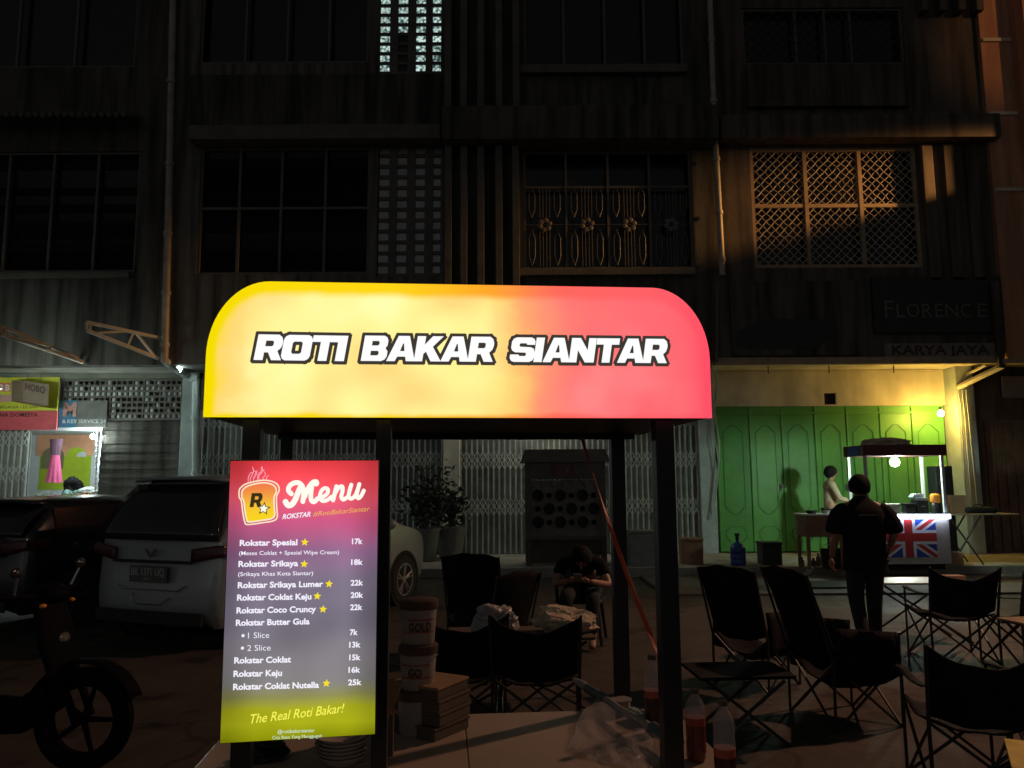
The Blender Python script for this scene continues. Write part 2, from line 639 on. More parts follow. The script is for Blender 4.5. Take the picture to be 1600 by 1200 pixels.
def rbox(mb, px0, py0, px1, py1, Y, fr, bk):
    a, b, c, d = rect(px0, py0, px1, py1, Y)
    return mb.box(a, b, Y - fr, Y + bk, c, d)


def wall_holes(mb, x0, x1, z0, z1, y0, y1, holes):
    xs = sorted({x0, x1} | {min(max(h[k], x0), x1) for h in holes for k in (0, 1)})
    zs = sorted({z0, z1} | {min(max(h[k], z0), z1) for h in holes for k in (2, 3)})
    for a, b in zip(xs, xs[1:]):
        for c, d in zip(zs, zs[1:]):
            cx, cz = (a + b) / 2, (c + d) / 2
            if any(h[0] < cx < h[1] and h[2] < cz < h[3] for h in holes):
                continue
            mb.box(a, b, y0, y1, c, d)


ZS = P(800, 567, YU).z       # underside of the upper floors
TOP = 13.6
XB = [-18.0, P(266, 330, YU).x, P(692, 330, YU).x, P(1118, 330, YU).x, P(1549, 330, YU).x, 16.5]


def bay(i, label, wm):
    return thing('shophouse', label, 'building', ((XB[i] + XB[i + 1]) / 2, YU, 0), group='shophouses in the dark row')


def window(root, px0, py0, px1, py1, vs, hs, name='window', fm='frame', bar=0.05, louvre=True):
    "a recessed window: frame, with its panes as a sub-part"
    x0, x1, z0, z1 = rect(px0, py0, px1, py1, YU)
    f = MB()
    f.box(x0, x0 + bar, YU + .04, YU + .11, z0, z1).box(x1 - bar, x1, YU + .04, YU + .11, z0, z1)
    f.box(x0 + bar, x1 - bar, YU + .04, YU + .11, z0, z0 + bar).box(x0 + bar, x1 - bar, YU + .04, YU + .11, z1 - bar, z1)
    pm_ = (py0 + py1) / 2
    for v in vs:
        x = P(v, pm_, YU).x
        f.box(x - bar / 2, x + bar / 2, YU + .035, YU + .105, z0 + bar, z1 - bar)
    for h in hs:
        z = P((px0 + px1) / 2, h, YU).z
        f.box(x0 + bar, x1 - bar, YU + .045, YU + .10, z - bar / 2, z + bar / 2)
    fo = f.build(name, fm, root, world=True)
    p = MB()
    if louvre:
        n = max(3, int((z1 - z0) / 0.17))
        for k in range(n):
            zz = z0 + (k + .5) * (z1 - z0) / n
            t = 0.35 + random.uniform(-.12, .12)
            p.obox(((x0 + x1) / 2, YU + .17, zz), (x1 - x0 - .02, .008, (z1 - z0) / n * 1.1), Matrix.Rotation(t, 3, 'X'))
    p.box(x0, x1, YU + .235, YU + .245, z0, z1)
    p.build('pane', 'glass_dark', fo, world=True)
    return x0, x1, z0, z1


def fins(root, pxs, py0, py1, depth=.18, wd=.16, m_='beam'):
    for q in pxs:
        f = MB()
        x = P(q, (py0 + py1) / 2, YU).x
        z0, z1 = P(q, py1, YU).z, P(q, py0, YU).z
        f.box(x - wd / 2, x + wd / 2, YU - depth, YU, z0, z1)
        f.build('fin', m_, root, world=True, bevel=.01)


def drainpipe(root, pts, r=.055, m_='pipe'):
    p = MB().tube(pts, r, 10)
    for k in range(1, len(pts)):
        a, b = Vector(pts[k - 1]), Vector(pts[k])
        for t in (.25, .6, .9):
            c = a.lerp(b, t)
            d = (b - a).normalized() * .04
            p.tube([c - d, c + d], r * 1.3, 10)
    p.build('drainpipe', m_, root, smooth=40, world=True)


def scissor_gate(root, x0, x1, z0, z1, Y, m_='gate', pitch=.115, rows=(.9, .62, .3), back='gate_back'):
    g = MB()
    n = max(2, int((x1 - x0) / pitch))
    dx = (x1 - x0) / n
    for k in range(n + 1):
        x = x0 + k * dx
        g.box(x - .014, x + .014, Y - .03, Y, z0 + .02, z1)
    for rr in rows:
        zc = z0 + (z1 - z0) * rr
        for k in range(n):
            xa, xb = x0 + k * dx, x0 + (k + 1) * dx
            for s in (1, -1):
                for dz in (.16, 0):
                    g.tube([(xa, Y - .036, zc + dz - s * .11), (xb, Y - .036, zc + dz + s * .11)], .008, 4)
    g.box(x0, x1, Y - .05, Y + .02, z1, z1 + .05)
    go = g.build('folding_gate', m_, root, world=True)
    MB().box(x0, x1, Y + .06, Y + .09, z0, z1).build('gate_sheet', back, go, world=True)
    return go


def pillar(root, pxc, wpx, m_='pillar', fr=.12, pxb=None):
    p = MB()
    x = P(pxc, 700, YL).x
    hw = wpx / 2 / FPX * YL
    p.box(x - hw, x + hw, YL - fr, YL + .1, ZT, ZS)
    return p.build('pillar', m_, root, world=True, bevel=.012)


# ---- shophouse with the clothes shop, at the left edge
rA = bay(0, 'dark shophouse above the lit clothes stall and banners, leftmost of the row', None)
hA = [rect(-60, 237, 215, 425, YU), rect(-60, -60, 215, 105, YU)]
mb = MB()
wall_holes(mb, XB[0], XB[1], ZS, TOP, YU, YU + .25, hA)
mb.box(XB[0], XB[1], YU + .26, YU + .32, ZS, TOP)
mb.build('wall', 'wall_dark', rA, world=True)
window(rA, -60, 237, 215, 425, (8, 78, 148), (), louvre=True)
window(rA, -60, -60, 215, 105, (30, 120), (), louvre=False)
mb = MB()
for k in range(26):                                    # scalloped tile fringe
    x, z = XZ(-60 + k * 11, 198, YU)
    if x < XB[1] - .3:
        mb.tube([(x, YU - .62, z - .03), (x, YU - .003, z + .22)], .052, 8)
mb.build('tile_fringe', 'beam', rA, smooth=40, world=True)
mb = MB()
rbox(mb, -80, 428, 205, 436, YU, .12, -.002)
mb.build('ledge', 'beam', rA, world=True)
drainpipe(rA, [P(273, -120, YU - .12), P(264, 300, YU - .12), P(257, 566, YU - .12)], .07)
MB().box(XB[0], XB[1], YU + .33, YL + .2, ZS, ZS + .1).build('soffit', 'lintel', rA, world=True)
z_hd = P(150, 592, YL).z
MB().box(XB[0], XB[1] + .3, YL - .06, YL + .1, z_hd, ZS - .002).build('lintel', 'lintel', rA, world=True)
# dark shutter and grid vents, right half of the opening
x0, x1, z0, z1 = rect(152, 655, 278, 900, YL)
mb = MB()
k = 0
zz = ZT
while zz < z1:
    mb.box(x0, x1, YL + (.02 if k % 2 else .0), YL + .06, zz, min(zz + .09, z1))
    zz += .09
    k += 1
mb.build('roller_shutter', 'wall_dark', rA, world=True)
xv0, xv1, zv0, zv1 = rect(96, 594, 284, 655, YL)
mb = MB()
nx, nz = 22, 7
for k in range(nx + 1):
    x = xv0 + (xv1 - xv0) * k / nx
    mb.box(x - .02, x + .02, YL - .02, YL + .02, zv0, zv1)
for k in range(nz + 1):
    z = zv0 + (zv1 - zv0) * k / nz
    mb.box(xv0, xv1, YL - .03, YL + .01, z - .022, z + .022)
vg = mb.build('vent_grid', 'frame', rA, world=True)
mb = MB()
for k in range(nx):
    for j in range(nz):
        if j in (0, 4, 5) and random.random() < .85 or random.random() < .2:
            x, z = xv0 + (xv1 - xv0) * (k + .5) / nx, zv0 + (zv1 - zv0) * (j + .5) / nz
            mb.box(x - .07, x + .07, YL + .021, YL + .05, z - .05, z + .05)
mb.build('vent_pane', 'pale_wall', vg, world=True)
MB().box(xv0, xv1, YL + .1, YL + .14, zv0, zv1).build('vent_backing', 'void', vg, world=True)
x0, x1, z0, z1 = rect(-120, 672, 38, 900, YL)
scissor_gate(rA, x0, x1, ZT, z1, YL, pitch=.13)
# the shop's room behind the opening
xr0, xr1 = P(40, 720, YL).x - 1.3, P(151, 720, YL).x
zr1 = P(90, 672, YL).z
mb = MB()
mb.box(xr0 - .1, xr0, YL + .1, YL + 1.6, ZT, zr1).box(xr1, xr1 + .1, YL + .1, YL + 1.6, ZT, zr1)
mb.box(xr0 - .1, xr1 + .1, YL + 1.6, YL + 1.7, ZT, zr1).box(xr0 - .1, xr1 + .1, YL + .1, YL + 1.7, zr1, zr1 + .1)
mb.build('shop_room', 'pale_wall', rA, world=True)
mb = MB()                                              # painted arches on the back wall
YB = YL + 1.6
for c, px, py, rr in (('lime', 78, 735, 0), ('peach', 110, 694, 1)):
    pass
a, b, c, d = rect(62, 700, 142, 765, YB)
MB().box(a, b, YB - .012, YB - .002, c, d).build('mural_field', 'lime', rA, world=True)


def arch(px, py, wpx, hpx, m_, lift):
    x, z = XZ(px, py, YB)
    hw, hh = wpx / 2 / FPX * YB, hpx / FPX * YB
    poly = [(x - hw, z - hh)] + [(x + hw * math.cos(PI - t * PI / 14), z + hw * .8 * math.sin(t * PI / 14)) for t in range(15)] + [(x + hw, z - hh)]
    MB().prism(poly, YB - lift - .006, YB - lift).build('mural_arch', m_, rA, world=True)


a, b, c, d = rect(58, 676, 148, 712, YB)
MB().box(a, b, YB - .022, YB - .014, c, d).build('mural_band', 'peach', rA, world=True)
arch(84, 712, 34, 20, 'olive_brown', .024)
arch(120, 712, 32, 46, 'lime', .024)
arch(129, 712, 15, 2, 'pale_wall', .032)

# ---- second shophouse
rB = bay(1, 'dark shophouse with a lit glass block panel on its top floor and louvred windows', None)
hB = [rect(310, 230, 577, 428, YU), rect(590, 230, 692 - 2, 432, YU), rect(315, -60, 577, 98, YU), rect(592, -60, 690, 115, YU)]
mb = MB()
wall_holes(mb, XB[1], XB[2], ZS, TOP, YU, YU + .25, hB)
mb.box(XB[1], XB[2], YU + .26, YU + .32, ZS, TOP)
mb.build('wall', 'wall', rB, world=True)
window(rB, 310, 230, 577, 428, (372, 438, 507), (324,))
window(rB, 315, -60, 577, 98, (385, 450, 515), (), louvre=False)
mb = MB()
rbox(mb, 306, 207, 690, 229, YU, .38, -.002)
mb.build('ledge', 'beam', rB, world=True, bevel=.01)
mb = MB()
rbox(mb, 300, 120, 690, 206, YU, .10, -.002)
mb.build('parapet', 'wall_dark', rB, world=True)
n_, L = None, None
ml = bpy.data.materials.new('block_lit')               # glass blocks with a lit stairwell behind them
ml.use_nodes = True
n_, L = ml.node_tree.nodes, ml.node_tree.links
n_.remove(n_['Principled BSDF'])
tc = n_.new('ShaderNodeTexCoord')
vo = n_.new('ShaderNodeTexVoronoi')
vo.inputs['Scale'].default_value = 17
vo2 = n_.new('ShaderNodeTexNoise')
vo2.inputs['Scale'].default_value = 1.7
rp = n_.new('ShaderNodeValToRGB')
rp.color_ramp.elements[0].position, rp.color_ramp.elements[1].position = .25, .75
rp.color_ramp.elements[0].color = lin((225, 255, 245)) + (1,)
rp.color_ramp.elements[1].color = lin((55, 80, 82)) + (1,)
e_ = n_.new('ShaderNodeEmission')
mt = n_.new('ShaderNodeMath')
mt.operation = 'MULTIPLY'
mt.inputs[1].default_value = 1.5
L.new(tc.outputs['Object'], vo.inputs['Vector'])
L.new(tc.outputs['Object'], vo2.inputs['Vector'])
L.new(vo.outputs['Distance'], rp.inputs[0])
L.new(vo2.outputs['Fac'], mt.inputs[0])
L.new(rp.outputs[0], e_.inputs[0])
L.new(mt.outputs[0], e_.inputs[1])
L.new(e_.outputs[0], n_['Material Output'].inputs[0])
M['block_lit'] = ml
for (py0, py1, lit) in ((-60, 115, True), (230, 432, False)):
    x0, x1, z0, z1 = rect(592, py0, 690, py1, YU)
    cols = [(594, 609), (622, 637), (650, 665), (676, 689)] if lit else [(591, 607), (619, 635), (648, 663), (676, 688)]
    pm_ = 60 if lit else 340
    cx = [(P(a, pm_, YU).x, P(b, pm_, YU).x) for a, b in cols]
    rh = 17.2 / FPX * YU if lit else 18.3 / FPX * YU
    nr = int((z1 - z0) / rh)
    fr, bl, bd = MB(), MB(), MB()
    edges = [x0] + [q for c_ in cx for q in c_] + [x1]
    for k in range(0, len(edges), 2):
        if edges[k + 1] > edges[k]:
            fr.box(edges[k], edges[k + 1], YU + .02, YU + .16, z0, z1)
    for j in range(nr + 1):
        zb = z0 + j * rh
        for (a, b) in cx:
            fr.box(a, b, YU + .03, YU + .15, zb, min(zb + rh * .32, z1))
            if zb + rh < z1 + .2:
                dark = lit and cx.index((a, b)) == 1 and j < 4
                (bl if lit and not dark else bd).box(a, b, YU + .06, YU + .14, zb + rh * .32, zb + rh)
    fo = fr.build('vent_block_panel', 'beam', rB, world=True)
    if lit:
        bl.build('glass_block', ml, fo, world=True)
        bd.build('glass_block', 'glass_dark', fo, world=True)
    else:
        bd.build('glass_block', 'steel', fo, world=True)
MB().box(XB[1], XB[2], YU + .33, YL + .2, ZS, ZS + .1).build('soffit', 'wall', rB, world=True)
MB().box(XB[1] + .35, XB[2], YL - .05, YL + .1, P(500, 640, YL).z, ZS - .002).build('lintel', 'wall', rB, world=True)
pillar(rB, 296, 24, 'pillar')
drainpipe(rB, [P(258, 564, YU - .1), P(292, 586, YL - .35), P(306, 592, YL - .3), P(306, 840, YL - .3)], .075, 'pillar')
x0, x1, z0, z1 = rect(314, 640, 690, 870, YL)
scissor_gate(rB, x0, x1, ZT, z1, YL)
pillar(rB, 706, 26, 'cream')

# ---- third shophouse
rC = bay(2, 'dark shophouse with vertical concrete fins and an ornamental window grille', None)
hC = [rect(818, 235, 1082, 420, YU), rect(818, -60, 1066, 104, YU)]
mb = MB()
wall_holes(mb, XB[2], XB[3], ZS, TOP, YU, YU + .25, hC)
mb.box(XB[2], XB[3], YU + .26, YU + .32, ZS, TOP)
mb.build('wall', 'wall_dark', rC, world=True)
fins(rC, (702, 726, 752, 780, 806), 236, 470, .3, .14)
fins(rC, (702, 726, 752, 780, 806), -60, 182, .3, .14)
wx0, wx1, wz0, wz1 = window(rC, 818, 235, 1082, 420, (885, 951, 1016), (291,), louvre=False)
window(rC, 818, -60, 1066, 104, (880, 944, 1006), (), louvre=False)
mb = MB()
rbox(mb, 812, 105, 1072, 118, YU, .14, -.002)
mb.build('sill', 'beam', rC, world=True, bevel=.01)
mb = MB()
rbox(mb, 812, 421, 1084, 432, YU, .14, -.002)
mb.build('sill', 'beam', rC, world=True, bevel=.01)
mb = MB()
rbox(mb, 694, 184, 1112, 234, YU, .55, -.002)
mb.build('ledge', 'wall_dark', rC, world=True)
g = MB()                                                # ornamental grille
pw = (wx1 - wx0) / 4
zl, zh = wz0 + .06, P(950, 291, YU).z
for k in range(4):
    xa = wx0 + k * pw
    xc = xa + pw / 2
    zc = zl + (zh - zl) * .52
    for t in (-.10, -.035, .035, .10):
        g.tube([(xc + t, YU + .02, zl), (xc + t, YU + .02, zc - .12)], .007, 5)
        g.tube([(xc + t, YU + .02, zc + .14), (xc + t, YU + .02, zh)], .007, 5)
    for s in (-1, 1):
        for (za, zb) in ((zl + .02, zc - .1), (zc + .16, zh)):
            xm = xc + s * pw * .30
            hh = (zb - za)
            g.tube([(xm, YU + .02, za), (xm - .06, YU + .02, za + hh * .25), (xm - .06, YU + .02, za + hh * .75), (xm, YU + .02, zb), (xm + .06, YU + .02, za + hh * .75), (xm + .06, YU + .02, za + hh * .25), (xm, YU + .02, za)], .007, 5)
    g.tube([(xa + .05, YU + .02, zc), (xa + pw - .05, YU + .02, zc)], .007, 5)
    for q in range(6):                                   # flower
        a = q * PI / 3 + .3
        g.ball((xc + .10 * math.cos(a), YU + .02, zc + .10 * math.sin(a)), (.055, .015, .055), 8, 5)
g.build('window_grille', 'grille', rC, world=True)
MB().box(XB[2], XB[3], YU + .33, YL + .2, ZS, ZS + .1).build('soffit', 'wall', rC, world=True)
MB().box(XB[2], XB[3], YL - .05, YL + .1, P(900, 640, YL).z, ZS - .002).build('lintel', 'wall', rC, world=True)
x0, x1, z0, z1 = rect(720, 640, 1090, 870, YL)
scissor_gate(rC, x0, x1, ZT, z1, YL)
pillar(rC, 1103, 24, 'pillar')
mb = MB()
for k in range(3):                                       # cables on the pillar
    pts = [P(1112 + 4 * k, 566 + 8 * k, YU + .3)]
    for t in range(1, 9):
        pts.append(P(1116 + 5 * math.sin(t * 1.3 + k) + 2 * k, 570 + t * 30, YL - .2))
    mb.tube(pts, .014, 5)
mb.build('cable', 'pillar', rC, smooth=60, world=True)

# ---- fourth shophouse, with the green doors
rD = bay(3, 'shophouse with bright green folding doors under a cream wall and mesh windows', None)
hD = [rect(1175, 230, 1437, 418, YU), rect(1160, 12, 1412, 100, YU)]
mb = MB()
wall_holes(mb, XB[3], XB[4], ZS, TOP, YU, YU + .25, hD)
mb.box(XB[3], XB[4], YU + .26, YU + .32, ZS, TOP)
mb.build('wall', 'wall_brown', rD, world=True)
wx0, wx1, wz0, wz1 = window(rD, 1175, 230, 1437, 418, (1262, 1348), (320,), fm='frame_wood', bar=.075, louvre=False)
window(rD, 1160, 12, 1412, 100, (1244, 1290, 1330), (), fm='frame', louvre=False)


def lattice(x0, x1, z0, z1, Y, pitch, r):
    g_ = MB()
    wd, ht = x1 - x0, z1 - z0
    for s in (1, -1):
        c = -ht
        while c < wd:
            pts = []
            n = 60
            for k in range(n + 1):
                z = z0 + ht * k / n
                x = (x0 + c + ht * k / n) if s == 1 else (x1 - c - ht * k / n)
                if x0 <= x <= x1:
                    wv = .012 * math.sin(z / pitch * 2 * PI)
                    pts.append((x, Y + wv * .6 * s, z + wv))
            if len(pts) > 2:
                g_.tube(pts[::2] if len(pts) > 6 else pts, r, 4)
            c += pitch * 1.41
    return g_


lattice(wx0 + .05, wx1 - .05, wz0 + .05, wz1 - .05, YU + .06, .125, .0085).build('mesh_grille', 'mesh', rD, world=True)
a, b, c, d = rect(1160, 12, 1412, 100, YU)
lattice(a + .05, b - .05, c + .05, d - .05, YU + .02, .16, .007).build('mesh_grille', 'iron', rD, world=True)
mb = MB()
rbox(mb, 1120, 190, 1548, 226, YU, .35, -.002)
mb.build('ledge', 'wall_brown', rD, world=True, bevel=.01)
mb = MB()
rbox(mb, 1166, 104, 1414, 170, YU, .12, -.002)
mb.build('sill_panel', 'wall_brown', rD, world=True, bevel=.01)
fins(rD, (1452, 1486, 1520), 228, 440, .10, .22, 'wall_brown')
fins(rD, (1434, 1462, 1490, 1518), -60, 26, .25, .15, 'wall_brown')
drainpipe(rD, [P(1105, -120, YU - .14), P(1116, 190, YU - .14), P(1129, 430, YU - .14)], .06)
drainpipe(rD, [P(1121, 446, YU - .1), P(1120, 566, YU - .1)], .03, 'frame')
# fascia signs' backing: lower trim and diagonal brace under the overhang
mb = MB()
rbox(mb, 1120, 559, 1560, 570, YU, .10, -.002)
mb.build('trim', 'frame_wood', rD, world=True)
MB().box(XB[3], XB[4], YU + .33, YL + .2, ZS, ZS + .1).build('soffit', 'cream', rD, world=True)
z_gt = P(1300, 634, YL).z
xd0, xd1 = P(1122, 740, YL).x, P(1482, 740, YL).x
hv = rect(1288, 614, 1307, 632, YL)
mb = MB()
wall_holes(mb, XB[3] - .1, xd1 + .1, z_gt, ZS - .002, YL, YL + .2, [hv])
mb.build('lower_wall', 'cream', rD, world=True)
MB().box(hv[0], hv[1], YL + .06, YL + .1, hv[2], hv[3]).build('vent_hole', 'void', rD, world=True)
mb = MB()
for q in (1200, 1295, 1396):
    p = P(q, 572, YU + .6)
    mb.tube([(p.x, p.y, ZS), (p.x, p.y, ZS - .16)], .012, 6)
mb.build('hook', 'iron', rD, world=True)
mb = MB()                                               # rail line on the lower wall
x0, z = XZ(1130, 581, YL)
mb.box(x0, xd1, YL - .03, YL - .001, z - .02, z + .02)
mb.build('rail', 'cream', rD, world=True)
drs = MB()
lns = MB()
npan = 7
pw = (xd1 - xd0) / npan
zmid0, zmid1 = P(1180, 804, YL).z, P(1180, 664, YL).z
zlow0, zlow1 = P(1180, 848, YL).z, P(1180, 822, YL).z


def octo(x0, x1, z0, z1, c):
    return [(x0 + c, z0), (x1 - c, z0), (x1, z0 + c), (x1, z1 - c), (x1 - c, z1), (x0 + c, z1), (x0, z1 - c), (x0, z0 + c)]


def moulding(mb_, poly, Y, wd=.014):
    n = len(poly)
    cx, cz = sum(p[0] for p in poly) / n, sum(p[1] for p in poly) / n
    inner = [(x + (cx - x) / abs(cx - x + 1e-9) * wd, z + (cz - z) / abs(cz - z + 1e-9) * wd) for x, z in poly]
    vs = [(x, Y, z) for x, z in poly] + [(x, Y, z) for x, z in inner] + [(x, Y + .012, z) for x, z in poly] + [(x, Y + .012, z) for x, z in inner]
    fs = []
    for i in range(n):
        j = (i + 1) % n
        fs += [(i, j, n + j, n + i), (i, 2 * n + i, 2 * n + j, j), (n + i, n + j, 3 * n + j, 3 * n + i)]
    mb_.add(vs, fs)


xa = xd0
for k in range(npan):
    a, b = xd0 + k * pw, xd0 + (k + 1) * pw
    fold = .05 if k % 2 else 0
    d = MB().box(a + .006, b - .006, YL + .03, YL + .07, ZT + .03, z_gt - .004)
    d.tube([(a + .02, YL + .024, ZT + .04), (a + .02, YL + .024, z_gt - .05)], .010, 6)
    for zz in (.5, 1.3, 2.2):
        d.tube([(a + .012, YL + .020, ZT + zz - .05), (a + .012, YL + .020, ZT + zz + .05)], .016, 6)
    tw = Matrix.Rotation(R(2.6) * (1 if k % 2 else -1), 3, 'Z')
    pv_ = Vector(((a + b) / 2, YL + .05, 0))
    d.v = [pv_ + tw @ (q_ - pv_) for q_ in d.v]
    do = d.build('door_leaf', 'green', rD, world=True)
    l = MB()
    moulding(l, octo(a + .13, b - .13, zmid0, zmid1, .16), YL + .018)
    moulding(l, octo(a + .13, b - .13, zlow0, zlow1, .10), YL + .018)
    l.v = [pv_ + tw @ (q_ - pv_) for q_ in l.v]
    l.build('moulding', 'green_line', do, world=True)  # groove shade put into the colour, a darker green than the leaf
    if k in (1, 3):
        h = MB()
        xh = b - .07
        zz = ZT + 1.35
        h.box(xh - .02, xh + .02, YL - .005, YL + .03, zz - .07, zz + .07)
        h.tube([(xh, YL - .02, zz + .02), (xh + .09, YL - .02, zz + .0)], .012, 6)
        h.build('handle', 'iron', do, world=True)
MB().box(xd0, xd1, YL + .12, YL + .14, ZT, z_gt).build('door_backing', 'green_line', rD, world=True)
mb = MB()
mb.box(xd0, xd1, YL - .03, YL + .02, P(1300, 645, YL).z - .02, P(1300, 645, YL).z + .02)
mb.build('door_track', 'green', rD, world=True)
pillar(rD, 1496, 27, 'pillar', .45)
mb = MB()
for k in range(3):
    pts = [P(1497 + 6 * k, 610, YL - .50)]
    for t in range(1, 10):
        pts.append(P(1499 + 5 * k + t * (1.4 + .5 * k), 610 + t * 24, YL - .50))
    mb.tube(pts, .013, 5)
mb.build('cable', 'pillar', rD, smooth=60, world=True)
mb = MB()
mb.tube([P(1496, 606, YL - .46), P(1566, 572, YU + .06)], .06, 6)
mb.tube([P(1496, 594, YL - .2), P(1540, 570, YU + .2)], .03, 6)
mb.build('brace', 'cream', rD, world=True)

# ---- right-hand building
rE = bay(4, 'brown brick building lit orange at its top, at the right edge', None)
zl1, zl2 = P(1565, 182, YU).z, P(1560, 68, YU).z
mb = MB()
mb.box(XB[4], XB[5], YU - .12, YU + .4, ZS, TOP)
mb.build('wall', 'brick', rE, world=True)
mb = MB()
for z in (zl1, zl2, P(1565, 300, YU).z):
    mb.box(XB[4] + .03, XB[4] + .62, YU - .16, YU - .122, z - .035, z + .035)
mb.build('ledge', 'cream', rE, world=True)
mb = MB()
mb.box(XB[4] + .64, XB[4] + 1.5, YU - .55, YU - .122, P(1580, 300, YU).z, TOP)
mb.build('pilaster', 'brick', rE, world=True)
mb = MB()
rbox(mb, 1552, 440, 1562, 575, YU - .12, .08, -.002)
mb.build('trim', 'wall_brown', rE, world=True)
mb = MB()
rbox(mb, 1563, 561, 1660, 569, YU - .12, .1, -.002)
mb.build('sill', 'frame_wood', rE, world=True)
xe = P(1536, 700, YL).x
MB().box(XB[4], XB[5], YU + .42, YL + .3, ZS, ZS + .1).build('soffit', 'wall_brown', rE, world=True)
mb = MB()
mb.box(xd1 + .35, xe, YL, YL + .2, ZT, ZS - .002)
mb.box(xe, XB[5], YL, YL + .2, P(1570, 656, YL).z, ZS - .002)
mb.build('lower_wall', 'wall_brown', rE, world=True)
mb = MB()
x, k = xe, 0
while x < XB[5]:
    mb.box(x, x + .095, YL + (.05 if k % 2 else .08), YL + .14, ZT, P(1570, 657, YL).z)
    x += .1
    k += 1
mb.build('folding_gate', 'gate_brown', rE, world=True)
mb = MB()
for q, s in ((690, 'b'), (712, 'b'), (735, 'o'), (752, 'o'), (772, 'b')):
    x, z = XZ(1522, q, YL)
    if s == 'b':
        mb.box(x - .10, x + .10, YL - .012, YL - .001, z - .09, z + .09)
    else:
        mb.lathe([(.10, -.012), (.10, -.001)], (x, YL, z), 16, 'y')
mb.build('wall_plate', 'wall', rE, world=True)
# unseen blocker added beyond the frame: its edge cuts off the street light
za = P(1440, 320, YU)
zb = P(1180, 396, YU)
slope = (za.z - zb.z) / (za.x - zb.x)
mb = MB()
mb.box(11.6, 11.8, 12.6, YU - .125, 3.0, za.z + slope * (11.6 - za.x))
mb.build('light_blocker', 'wall_brown', rE, world=True)

# ------------------------------------------------------------------ signs on the fronts
t = thing('name_board', 'black board reading FLORENCE above the green doors', 'sign', P(1462, 520, YU - .02))
a, b, c, d = rect(1362, 434, 1566, 521, YU - .02)
MB().box(a, b, YU - .10, YU - .003, c, d).build('board', 'sign_black', t, world=True, bevel=.01)
l = MB()
nrm = (0, -.102, 0)
for ch, q0, q1, cp in (('F', 1380, 1393, 27), ('L', 1398, 1411, 22), ('O', 1414, 1433, 22), ('R', 1438, 1453, 22), ('E', 1458, 1470, 22), ('N', 1474, 1493, 22), ('C', 1498, 1513, 22), ('E', 1524, 1538, 22)):
    write(l, ch, P(q0, 497, YU), P(q1, 497, YU), (0, 0, 1), cp / FPX * YU, nrm, -.01)
    for q in (q0, q1):
        if ch in 'FLREN' and not (q == q1 and ch in 'FLRE'):
            x, z = XZ(q + 1.5, 497, YU)
            l.box(x - .05, x + .05, YU - .104, YU - .1015, z - .006, z + .006)
l.build('lettering', 'letter_grey', t, world=True)
t = thing('name_board', 'narrow pale board with dark letters KARYA JAYA under the black board', 'sign', P(1462, 555, YU - .02))
a, b, c, d = rect(1380, 537, 1560, 558, YU - .02)
MB().box(a, b, YU - .08, YU - .003, c, d).build('board', 'name_strip', t, world=True)
l = MB()
write(l, 'KARYA JAYA', P(1391, 555, YU), P(1543, 555, YU), (0, 0, 1), 14.5 / FPX * YU, (0, -.084, 0), .03)
l.build('lettering', 'letter_dark', t, world=True)
t = thing('name_board', 'faded dark board with a ghosted banner, left of the black name board', 'sign', P(1245, 520, YU - .02))
a, b, c, d = rect(1142, 440, 1340, 556, YU - .02)
MB().box(a, b, YU - .06, YU - .003, c, d).build('board', 'wall_dark', t, world=True)
mb = MB()
x0_, z0_ = XZ(1150, 545, YU)
x1_, z1_ = XZ(1310, 500, YU)
mb.prism([(x0_, z0_), (x1_ - .5, z0_ - .02), (x1_, z0_ + .35), (x1_ - .2, z1_), (x0_ + .6, z1_ + .02), (x0_, z0_ + .35)], YU - .07, YU - .061)
mb.build('torn_poster', 'sign_black', t, world=True)
t = thing('wall_sign', 'small grey sign plate above the brown gate at the right edge', 'sign', P(1582, 605, YL))
mb = MB()
rbox(mb, 1563, 588, 1612, 622, YL, .06, -.002)
mb.build('board', 'steel', t, world=True, bevel=.01)

t = thing('shop_banner', 'yellow and red printed shop banner over the clothes stall', 'banner', P(40, 670, YL - .15))
mb = MB()
rbox(mb, -70, 590, 92, 642, YL - .12, .03, 0)
fld = mb.build('upper_field', 'banner_yellow', t, world=True)
mb = MB()
rbox(mb, -70, 642.5, 90, 672, YL - .12, .03, 0)
mb.build('lower_field', 'banner_red', t, world=True)
mb = MB()
mb2 = MB()
rbox(mb, -5, 598, 17, 612, YL - .15, .004, -.001)
mb.build('letter_panel', 'banner_orange', t, world=True)
write(mb2, 'R', P(-1, 610, YL - .16), P(6, 610, YL - .16), (0, 0, 1), 9 / FPX * YL, (0, 0, 0), .04)
write(mb2, 'B', P(8, 610, YL - .16), P(15, 610, YL - .16), (0, 0, 1), 9 / FPX * YL, (0, 0, 0), .04)
mb2.build('lettering', 'flag_white', t, world=True)
mb = MB()
rbox(mb, -40, 617, 24, 628, YL - .15, .004, -.001)
mb.build('letter_strip', 'pale_pink', t, world=True)
mb = MB()
write(mb, 'NA DOMESTA', P(0, 651, YL - .155), P(59, 651, YL - .155), (0, 0, 1), 6 / FPX * YL, (0, 0, 0), .02)
write(mb, 'MARI BELANJA - DI SINI', P(-20, 638, YL - .155), P(58, 638, YL - .155), (0, 0, 1), 4 / FPX * YL, (0, 0, 0), .0)
mb.build('lettering', 'letter_dark', t, world=True)

